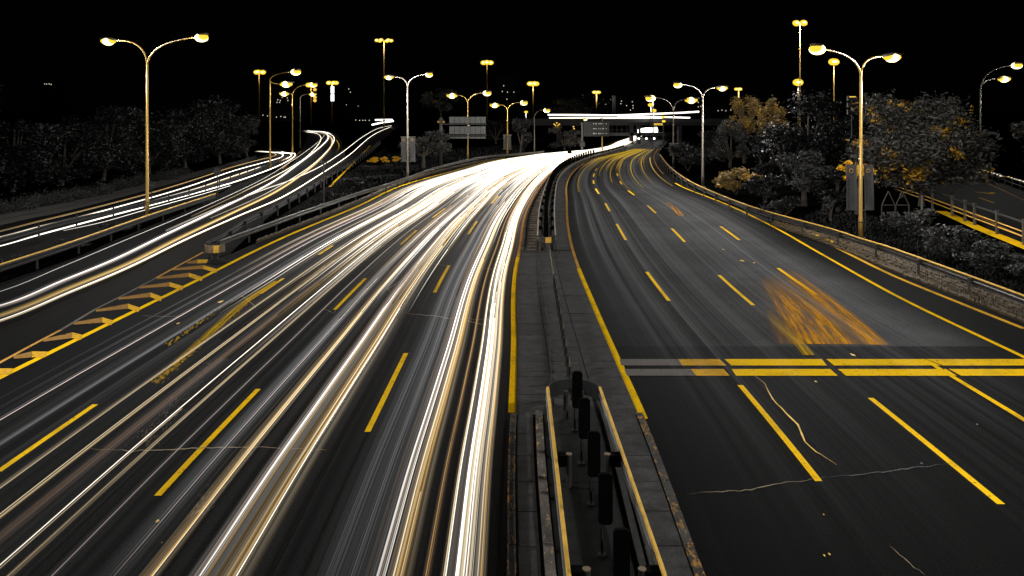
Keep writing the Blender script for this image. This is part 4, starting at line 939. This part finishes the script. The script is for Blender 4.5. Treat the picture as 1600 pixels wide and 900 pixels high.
def banner_pair(px0, px1, y0, y1, Z, gap0, gap1, label, marks=True, col='banner'):
    t = empty('banner_pair', P(px0, y1, Z), label, 'banner')
    for a, b, s in ((px0, gap0, 0), (gap1, px1, 1)):
        mb = MB(); n = 6; i = 0                    # cloth with a slight belly and real thickness
        A, B = P(a, y0, Z), P(b, y1, Z)
        for side in (0, .02):
            for r_ in range(n+1):
                for c_ in range(4):
                    u, v = c_/3, r_/n
                    mb.v.append((A[0]+(B[0]-A[0])*u+.05*v*s, Z-.05+side+.08*math.sin(v*3.1+s)*math.sin(u*3), A[2]+(B[2]-A[2])*v))
        m_ = (n+1)*4
        for r_ in range(n):
            for c_ in range(3):
                p = r_*4+c_; mb.f += [(p, p+4, p+5, p+1), (m_+p, m_+p+1, m_+p+5, m_+p+4)]; mb.m += [0, 0]
        cl = mb.build('cloth', col, t)
        sbox('bar', a-1, b+1, y0-.6, y0+.3, Z, .06, 'pole_grey', t); sbox('bar', a-1, b+1, y1-.3, y1+.6, Z, .06, 'pole_grey', t)
        if marks:
            w_ = b-a; sc_ = (y1-y0)/72
            mb = MB(); cc_ = P(a+w_*.5, y0+9*sc_, Z-.14); rad = w_*.17*Z/F
            mb.tube([(cc_[0]+rad*math.cos(q), cc_[1], cc_[2]+rad*1.15*math.sin(q)) for q in [6.2832*j/12 for j in range(13)]], rad*.22, 5, caps=False)
            mb.ball((cc_[0], cc_[1], cc_[2]), (rad*.5, .01, rad*.5), 8, 4, 1); mb.build('emblem', ['ochre_ink', 'ink'], t)
            for k in range(8):
                if k == 7 and s: continue
                yy = y0+(18+k*6.6)*sc_; mb = MB()
                for q in range(3):             # blocky characters, too small in the photo to read
                    c1 = P(a+w_*.26+R.uniform(-.6, .6), yy+q*1.2*sc_, Z-.14); mb.box(c1, (w_*.2*Z/F*R.uniform(.5, 1), .01, .7*sc_*Z/F))
                c1 = P(a+w_*.26, yy+1.5*sc_, Z-.145); mb.box(c1, (.6*Z/F, .01, 4*sc_*Z/F)); mb.build('character', 'ink', t)
            for col_x in (.5, .64, .78):
                mb = MB()
                for k in range(22): c1 = P(a+w_*col_x, y0+(18+k*2.1)*sc_, Z-.14); mb.box(c1, (w_*.05*Z/F*R.uniform(.4, 1.3), .01, 1.1*sc_*Z/F*R.uniform(.4, 1)))
                mb.build('small_text', 'ink', t)
    return t
Zp = F*H/(372-HY); banner_pair(1322, 1364, 258, 328, Zp-.25, 1338, 1349.5, 'pair of grey lettered banners on the tall right lamp post')
Zp = F*H/(285-HY); banner_pair(627, 648.5, 214, 252, Zp-.3, 634.5, 639.5, 'pair of dim grey banners on the lamp post above the left verge')
Zp = F*H/(244-HY); banner_pair(786.5, 798.5, 211, 233, Zp-.3, 791.5, 794.2, 'pair of tiny grey banners on the lamp right of the gridded sign', False)
Zp = F*H/(262-HY); banner_pair(1046, 1060, 224, 243, Zp-.3, 1051, 1053.5, 'pair of faint banners on the lamp in front of the overpass', False)
t = empty('marker_post', G(1352, 362), 'thin bare post just right of the banner lamp', 'post'); mb = MB(); c = G(1352, 362); mb.tube([(c[0],c[1],0),(c[0],c[1],1.6)], .04, 6); mb.build('post_tube', 'steel', t)
for px, by, ty, lab in [(340,316,268,'small round sign on a thin post between the left slip roads'), (237,328,289,'small dark sign hanging beside the left lamp post')]:
    c = G(px, by); t = empty('round_sign', (c[0], c[1], 0), lab, 'road sign'); k = c[1]/F; top = H-(ty-HY)*k
    mb = MB(); mb.tube([(0,0,0),(0,0,top)], .04, 6); local(mb, 'post', 'dark_metal', t)
    mb = MB(); mb.tube([(0,-.08,top),(0,-.05,top)], .30, 16); local(mb, 'disc', 'sign_dark', t)
    mb = MB(); mb.box((0,-.095,top-.02), (.44,.012,.09)); local(mb, 'bar_mark', 'banner', t)
c = G(506, 317); t = empty('camera_pole', (c[0], c[1], 0), 'slim grey pole with a small camera on the verge by the slip road', 'pole')
mb = MB(); mb.tube([(0,0,0),(0,0,3.3)], .06, 8); local(mb, 'pole', 'steel', t); mb = MB(); mb.box((0,0,3.2),(.5,.1,.1)); local(mb, 'crossarm', 'steel', t); mb = MB(); mb.box((-.2,-.1,3.33),(.12,.3,.12)); local(mb, 'camera', 'steel', t)
c = G(890, 245.5); t = empty('barrel', (c[0], c[1], 0), 'dark round barrel standing in the white glare by the median', 'barrel')
mb = MB(); mb.tube([(0,0,0),(0,0,.3),(0,0,.7),(0,0,1.1)], [.28,.36,.36,.28], 14); local(mb, 'drum', 'black_board', t); mb = MB(); mb.tube([(0,0,.5),(0,0,.6)], .375, 14); local(mb, 'band', 'dark_metal', t)
# two dark A-frame stands under the large tree
for px, lab in ((1388, 'dark A-shaped stand under the large tree, left one'), (1410, 'dark A-shaped stand under the large tree, right one')):
    c = G(px, 352); t = empty('frame_stand', (c[0], c[1], 0), lab, 'stand', 'A-shaped stands under the tree')
    for s in (-1, 1): mb = MB(); mb.tube([(s*.45,0,0),(s*.42,0,1.3),(0,0,2.2)], .035, 6); local(mb, 'leg', 'bark', t)
    mb = MB(); mb.tube([(-.42,0,1.3),(.42,0,1.3)], .03, 6); local(mb, 'crossbar', 'bark', t)

# fence of the side road
t = empty('side_fence', G(1441, 322), 'black rail fence along the near edge of the side road', 'fence')
base = smooth_px([(1400,304),(1441,319),(1488,338),(1523,352),(1558,366),(1600,383),(1680,417),(1800,470)], 5)
fp = [G(x, y) for x, y in base]
for z_, r_ in ((1.25, .07), (.72, .035), (.45, .035)):
    mb = MB(); mb.tube([(p[0], p[1], z_) for p in fp], r_, 6); mb.build('rail', 'dark_metal' if z_ > 1 else 'rail_lit_gold', t)  # yellow light on the lower rails is painted in as gold
for k, (x, y) in enumerate(((1441,319),(1457,325.5),(1488,338),(1508,346),(1523,352),(1558,366),(1600,383),(1650,404))):
    c = G(x, y); mb = MB(); mb.box((c[0], c[1], .68), (.14, .14, 1.36)); mb.box((c[0], c[1], 1.4), (.2, .2, .06)); mb.build('post', 'pole_grey', t)
t = empty('far_fence', G(1500, 262), 'low dark railing on the far side of the side road', 'fence')
fp = [G(x, y) for x, y in smooth_px([(1480,259),(1530,272),(1600,298),(1700,330)], 5)]
for z_ in (.35, .75): mb = MB(); mb.tube([(p[0], p[1], z_) for p in fp], .04, 5); mb.build('rail', 'steel', t)
for p in resample(fp, 3): mb = MB(); mb.box((p.x, p.y, .4), (.08,.08,.8)); mb.build('post', 'steel', t)
c = G(1441, 358); t = empty('bollard_post', (c[0], c[1], 0), 'pale leaning post below the start of the side fence', 'post'); mb = MB(); mb.tube([(0,0,0),(-.05,0,.3),(0,0,2.1)], [.13,.1,.06], 8); local(mb, 'shaft', 'pole_grey', t)

# ---------------------------------------------------------------- trees and shrubs
def leaves(blobs, n, size, seed, droop=.0):
    """n leaf faces through a set of ellipsoid clumps, denser near each surface; returns (verts, faces)"""
    g = np.random.default_rng(seed); wts = np.array([b[3]*b[4]*b[5] for b in blobs])**.67; wts /= wts.sum()
    idx = g.choice(len(blobs), n, p=wts); B = np.array(blobs)[idx]
    d = g.normal(size=(n, 3)); d /= np.linalg.norm(d, axis=1)[:, None]
    rad = g.random(n)**.45*(1+.22*g.normal(size=n))
    c = B[:, :3]+d*B[:, 3:6]*rad[:, None]
    a = g.normal(size=(n, 3)); a /= np.linalg.norm(a, axis=1)[:, None]; b = np.cross(a, g.normal(size=(n, 3))); b /= np.linalg.norm(b, axis=1)[:, None]
    a[:, 2] *= .65; b[:, 2] *= .65; s = size*g.uniform(.5, 1.25, n)[:, None]
    v = np.stack([c-a*s, c+b*s*.42, c+a*s, c-b*s*.42], 1).reshape(-1, 3)
    return v, np.arange(4*n).reshape(-1, 4)
def mesh_np(name, v, f, mat, parent):
    me = bpy.data.meshes.new(name); me.from_pydata(v.tolist(), [], f.tolist()); me.materials.append(MATS[mat])
    o = bpy.data.objects.new(name, me); sc.collection.objects.link(o); o.parent = parent; return o
def plant(px, by, x0, x1, y0, y1, mat, label, seed, n=4000, leaf=.16, name='tree', cat='tree', trunk=True, nb=14, Z=None, group=None, depth=.7, core=True):
    """crown fills the photo box x0..x1, y0..y1 at the distance of its foot"""
    Z = Z or F*H/(by-HY); k = Z/F; X = (px-800)*k; t = empty(name, (X, Z, 0), label, cat, group)
    r = random.Random(seed); cx = ((x0+x1)/2-800)*k-X; hw = (x1-x0)/2*k; zt = H-(y0-HY)*k; zb = max(.05, H-(y1-HY)*k); hh = (zt-zb)/2; cz = (zt+zb)/2
    blobs = []
    if trunk: hw *= 1.12; hh *= 1.1
    for i in range(nb):
        th = r.uniform(0, 6.283); rr_ = r.random()**.5*.76; ph = r.uniform(-.8, .78)
        s = (r.choice((r.uniform(.15, .26), r.uniform(.26, .40))) if trunk else r.uniform(.34, .5))*(1-.25*abs(ph)); wv = math.sqrt(max(.1, 1-ph*ph*.85))
        blobs.append((cx+hw*rr_*math.cos(th)*wv, hw*depth*rr_*math.sin(th)*wv, cz+hh*ph*.8, hw*s, hw*s*depth*1.1, hh*s*.8))
    if name == 'dome_shrub': blobs = [(cx, 0, .1, hw, hw*.8, zt-.1)]+[(cx+r.uniform(-.5, .5)*hw, 0, .3*zt, hw*.5, hw*.6, zt*.5) for _ in range(3)]
    v, f = leaves(blobs, n, leaf, seed); v[:, 2] = np.maximum(v[:, 2], .02)
    mesh_np('crown' if trunk else 'foliage', v, f, mat, t)
    mb = MB()
    if trunk:
        tb = min(hw*.12, .28)
        mb.tube([(0, 0, 0), (cx*.2, 0, zb*.5), (cx*.6, 0, zb+hh*.3), (cx, 0, cz+hh*.4)], [tb, tb*.8, tb*.6, tb*.25], 8)
        for bl in blobs[:7]: mb.tube([(cx*.5, 0, zb+hh*.25), ((cx*.5+bl[0])/2, bl[1]/2, (zb+hh*.3+bl[2])/2+.1), bl[:3]], [tb*.45, tb*.3, tb*.1], 6)
        local(mb, 'trunk', 'bark', t)
    else:
        for q in range(5): a = r.uniform(0, 6.28); mb.tube([(cx, 0, 0), (cx+hw*.5*math.cos(a), hw*.4*math.sin(a), cz)], .02, 5)
        local(mb, 'stem', 'bark', t)
    return t
# right side
plant(1440, 322, 1332, 1545, 138, 306, 'leaf_mixed', 'large spreading tree with ochre lamp light painted into its leaves behind the banners', 1, 30000, .24, nb=80)
plant(1262, 300, 1200, 1326, 128, 300, 'leaf_black', 'big dark rounded tree below the high mast', 2, 13000, .22, nb=26)
plant(1205, 262, 1180, 1236, 142, 240, 'leaf_blond', 'narrow tree with orange light painted into its leaves left of the dark rounded tree', 3, 4500, .26, nb=14)
plant(1163, 255, 1128, 1196, 148, 215, 'leaf_blond', 'small tree with orange light painted into its top by the bend lamp', 4, 4000, .24)
plant(1140, 262, 1104, 1182, 180, 262, 'leaf_grey', 'grey green tree low behind the bend guardrail', 5, 4500, .24)
plant(1256, 322, 1212, 1300, 228, 300, 'leaf_grey', 'round leafed small tree in front of the dark tree', 6, 4500, .16)
plant(1297, 345, 1280, 1316, 305, 350, 'leaf_grey', 'little round bush on a stem beside the banners', 7, 1500, .10, name='bush', cat='bush', nb=7)
plant(1340, 335, 1300, 1376, 243, 284, 'leaf_lit_gold', 'tree with gold lamp light painted into its leaves directly behind the grey banners', 8, 2200, .17, nb=9)
plant(1240, 345, 1180, 1262, 300, 345, 'leaf_dark', 'low dark bush on the slope above the right guardrail', 9, 1500, .14, name='bush', cat='bush', trunk=False, nb=8)
plant(1148, 305, 1112, 1188, 258, 300, 'leaf_blond', 'shaggy blond shrub behind the bend guardrail', 10, 2500, .16, name='shrub', cat='shrub', trunk=False, nb=9)
plant(1195, 318, 1165, 1225, 268, 312, 'leaf_dark', 'dark shrub right of the blond one', 11, 1800, .16, name='shrub', cat='shrub', trunk=False)
plant(1078, 268, 1040, 1110, 215, 262, 'leaf_dark', 'dark bush below the overpass end', 12, 2500, .24, name='bush', cat='bush', trunk=False)
for i, (px, by, x0, x1, y0, y1) in enumerate([(1480,405,1430,1530,350,400),(1545,430,1495,1600,374,422),(1615,445,1570,1670,398,445),(1420,372,1380,1465,318,368)]):
    plant(px, by, x0, x1, y0, y1, 'leaf_grey', ['dark hedge shrub left of centre below the side fence', 'wide hedge shrub below the side fence posts', 'hedge shrub at the right edge of the picture', 'hedge shrub at the foot of the large tree'][i], 20+i, 3200, .13, name='shrub', cat='shrub', trunk=False, nb=14, group='shrubs below the side fence')
plant(1610, 285, 1580, 1680, 180, 262, 'leaf_grey', 'tree cut by the right edge beyond the side road', 30, 3000, .26)
for i, (px, by, x0, x1, y0, y1) in enumerate([(1335,285,1290,1400,165,290),(1110,250,1085,1150,200,258),(1230,280,1170,1260,190,290),(1400,300,1350,1460,225,330),(1500,262,1470,1560,200,268),(1310,330,1270,1345,262,330)]):
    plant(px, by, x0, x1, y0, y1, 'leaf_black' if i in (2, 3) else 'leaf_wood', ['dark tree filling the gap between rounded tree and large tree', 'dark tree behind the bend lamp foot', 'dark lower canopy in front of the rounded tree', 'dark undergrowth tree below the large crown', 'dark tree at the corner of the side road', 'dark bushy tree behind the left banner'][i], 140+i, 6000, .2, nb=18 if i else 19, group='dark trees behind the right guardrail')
# centre
plant(662, 262, 622, 702, 198, 252, 'leaf_grey', 'round grey tree between the far banners and the thick sign post', 31, 5000, .22)
plant(690, 215, 655, 720, 135, 182, 'leaf_grey', 'glittering treetop left of the lamp with two arms', 32, 3500, .4, Z=200)
plant(775, 225, 748, 800, 182, 232, 'leaf_dark', 'dark tree right behind the gridded sign', 33, 2500, .3)
plant(905, 222, 860, 925, 150, 185, 'leaf_grey', 'faint grey treetop above the overpass', 34, 2500, .5, Z=240)
plant(812, 240, 800, 832, 180, 236, 'leaf_dark', 'narrow dark tree left of the single armed lamp', 35, 2000, .3)
plant(882, 235, 852, 912, 192, 234, 'leaf_grey', 'dark undergrowth tree beneath the overpass', 36, 2500, .26)
for i, (a, b) in enumerate(((571, 592), (594, 610), (609, 627))):  # bushes whose orange lighting is painted into the leaf colour
    plant((a+b)/2, 256, a, b, 243, 254, 'leaf_lit_gold', ['largest orange bush, leftmost of three on the verge', 'middle orange bush of three on the verge', 'right orange bush of three on the verge'][i], 40+i, 1300, .15, name='bush', cat='bush', trunk=False, nb=6, group='orange bushes on the verge')
for i, (px, by, hw, hp) in enumerate([(580,268,26,12),(612,266,22,10),(545,290,30,14),(600,282,24,12),(520,312,28,14)]):
    plant(px, by, px-hw, px+hw, by-hp, by, 'leaf_dark', ['low dark groundcover mound under the orange bushes', 'low dark mound right of the first under the bushes', 'dark mound beside the slip road guardrail', 'dark mound in the middle of the verge', 'dark mound behind the camera pole'][i], 50+i, 1200, .14, name='shrub', cat='shrub', trunk=False, nb=6, group='dark mounds on the verge')
# left woodland
LWT = [(20,300,-50,95,165,306),(95,290,25,180,185,296),(160,282,95,240,158,288),(232,272,165,305,178,280),(290,262,225,352,160,270),(345,256,285,396,142,262),(388,247,350,412,175,252),(-60,330,-140,0,120,320)]
for i, (px, by, x0, x1, y0, y1) in enumerate(LWT):
    plant(px, by, x0, x1, y0, y1, 'leaf_black' if i in (0, 1, 7) else 'leaf_wood', ['dark tree at the far left edge', 'dark tree second from the left edge', 'tree left of the left lamp post', 'tree just right of the left lamp post', 'tree with faint highlights in the middle of the left wood', 'tallest speckled tree of the left wood', 'last tree of the left wood before the gap', 'black tree leaning in from outside the left edge'][i], 60+i, 10000, .22, nb=34, group='trees of the left wood')
for i, (px, by, hw, hp) in enumerate([(-5,334,26,24),(34,330,28,26),(66,322,24,22),(95,318,24,23),(128,311,24,22),(160,305,24,22),(196,295,24,20),(226,288,20,20),(258,281,22,18),(284,274,18,15)]):
    plant(px, by, px-hw, px+hw, by-hp, by-1, 'leaf_mid', ['clipped dome shrub cut by the left edge', 'first whole dome shrub from the left edge', 'dome shrub third from the left edge', 'flower speckled dome shrub near the left', 'dome shrub in the middle of the left hedge row', 'rounded dome shrub with rim light', 'dome shrub left of the lamp post', 'dome shrub right behind the lamp post', 'dome shrub right of the lamp post', 'last small dome shrub of the hedge row'][i], 80+i, 4200, .07, name='dome_shrub', cat='shrub', trunk=False, nb=5, group='dome shrubs along the outer slip road')
# planting strip between the slip roads
for i, (px, by, hw, hp) in enumerate([(40,410,40,14),(110,388,36,13),(180,362,34,12),(250,335,30,10),(310,318,26,9)]):
    plant(px, by, px-hw, px+hw, by-hp, by, 'leaf_dark', ['low planting at the left end of the strip between slip roads', 'low planting second from the left in the strip', 'low planting left of the lamp post foot', 'low planting right of the lamp post foot', 'low planting where the strip narrows'][i], 95+i, 1300, .10, name='shrub', cat='shrub', trunk=False, nb=8, group='planting between the slip roads')
# grass verges
def tufts(region, n, label, seed, size=.12):
    g = random.Random(seed); mb = MB()
    for _ in range(n):
        a, b, c_, d = region; u, v = g.random(), g.random()
        x = (a[0]*(1-u)+b[0]*u)*(1-v)+(d[0]*(1-u)+c_[0]*u)*v; y = (a[1]*(1-u)+b[1]*u)*(1-v)+(d[1]*(1-u)+c_[1]*u)*v
        p = G(x, y); s = size*g.uniform(.4, 1.2); an = g.uniform(0, 3.14)
        mb.quad([(p[0]-s*.2*math.cos(an), p[1]-s*.2*math.sin(an), -.02), (p[0]+s*.2*math.cos(an), p[1]+s*.2*math.sin(an), -.02), (p[0]+g.uniform(-s, s)*.6, p[1]+g.uniform(-s, s)*.6, s)])
    tag(mb.build('grass', 'leaf_dark'), label, 'grass', kind='stuff')
tufts([(420,350),(640,275),(600,232),(500,300)], 9000, 'short dark grass on the verge between slip road and carriageway', 1)
tufts([(1240,345),(1600,462),(1600,405),(1300,320)], 9000, 'short dark grass on the slope behind the right guardrail', 2)
tufts([(640,270),(820,238),(820,225),(600,240)], 6000, 'grass behind the left guardrail at the bend', 3, .2)
mb = MB()                                    # far treeline: low, uneven, reads as one mass
v, f = leaves([(x, 520+R.uniform(-30, 30), 3+R.uniform(0, 5), R.uniform(14, 26), 10, R.uniform(5, 10)) for x in range(-420, 620, 18)], 14000, 1.1, 999)
tl = mesh_np('far_treeline', v, f, 'leaf_dark', None); tag(tl, 'black line of far woods on the horizon', kind='stuff')

# ---------------------------------------------------------------- distant buildings with lit windows
def building(x0, x1, y0, Z, label, wins, seed):
    r = random.Random(seed); k = Z/F; a, b = (x0-800)*k, (x1-800)*k; top = H-(y0-HY)*k
    t = empty('distant_building', ((a+b)/2, Z+8, 0), label, 'building', 'distant buildings')
    mb = MB(); mb.box((0, 0, top/2), (b-a, 16, top)); local(mb, 'wall', 'building', t)
    mb = MB(); mb.box((0, 0, top+.15), (b-a+.8, 16.8, .3)); local(mb, 'roof', 'building', t)
    for x, y in wins:
        wx = (x-800)*k-(a+b)/2; wz = H-(y-HY)*k; fr = MB(); fr.box((wx, -8.05, wz), (1.5*k, .08, 1.9*k)); f_ = local(fr, 'window', 'dark_metal', t)
        mb = MB(); mb.box((wx, -8.12, wz), (1.1*k, .06, 1.4*k)); p_ = local(mb, 'pane', 'far_window', f_)
building(962, 1002, 150, 480, 'dark tower block with scattered lit windows above the overpass', [(970,162),(971,158),(979,165),(988,159),(989,165),(989,169),(985,172)], 1)
building(424, 452, 138, 520, 'dark block with lit windows between the left gold lit lamp posts', [(434,156),(438,157),(437,160),(433,160),(441,152),(449,153),(450,157)], 2)
building(536, 566, 128, 560, 'dark tower with two lit windows right of the light box', [(545,139),(547.5,144),(560,166),(541,164)], 3)
building(776, 806, 120, 560, 'dark tower behind the lamps left of the overpass', [(787,134),(785,143),(793,144),(792,155),(803,144)], 4)
building(56, 88, 126, 520, 'black building with a few tiny lights at the upper left', [(70,131),(73,131.5),(77,131),(80,132)], 5)
building(1086, 1116, 150, 500, 'dark block with small lit windows right of the bend lamp', [(1091,160),(1091,167),(1095,166),(1110,172)], 6)
building(1110, 1150, 168, 480, 'low building with a row of lit windows behind the bend trees', [(1122,173),(1128,172),(1134,173),(1142,172)], 7)
building(400, 470, 172, 470, 'long low building with lights at ground level behind the slip roads', [(411,180),(418,181),(432,183),(439,182),(444,183),(446,183)], 8)
building(560, 600, 163, 500, 'low block with a row of faint lights left of the tallest mast', [(556,187.5),(562,188),(567,188),(571,188),(577,188)], 9)
t = empty('kiosk', G(1330, 300, 0), 'dark box with a lit yellow top behind the banner lamp', 'sign')
for y in (150, 160, 171): sbox('panel', 1324, 1339, y, y+8, 75, .3, 'sign_dark', t)
sbox('lit_strip', 1327, 1337, 150.5, 152, 74.8, .05, 'amber_light', t); sbox('post', 1330.5, 1332, 150, 300, 75.3, .15, 'dark_metal', t)
# sparkling low lights beyond the side road
t = empty('parked_row_lights', G(1560, 270), 'glittering row of small lights beyond the side road', 'lights')
for k in range(22):
    x = 1535+k*3.2+R.uniform(-1.5, 1.5); y = 266+k*1.05+R.uniform(-2, 1); p = G(x, y+6); mb = MB(); s = R.uniform(.03, .09); mb.ball((p[0], p[1], .5), (s*2, s, s), 6, 4); mb.build('small_light', R.choice(['far_window', 'far_window', 'amber_light']), t)
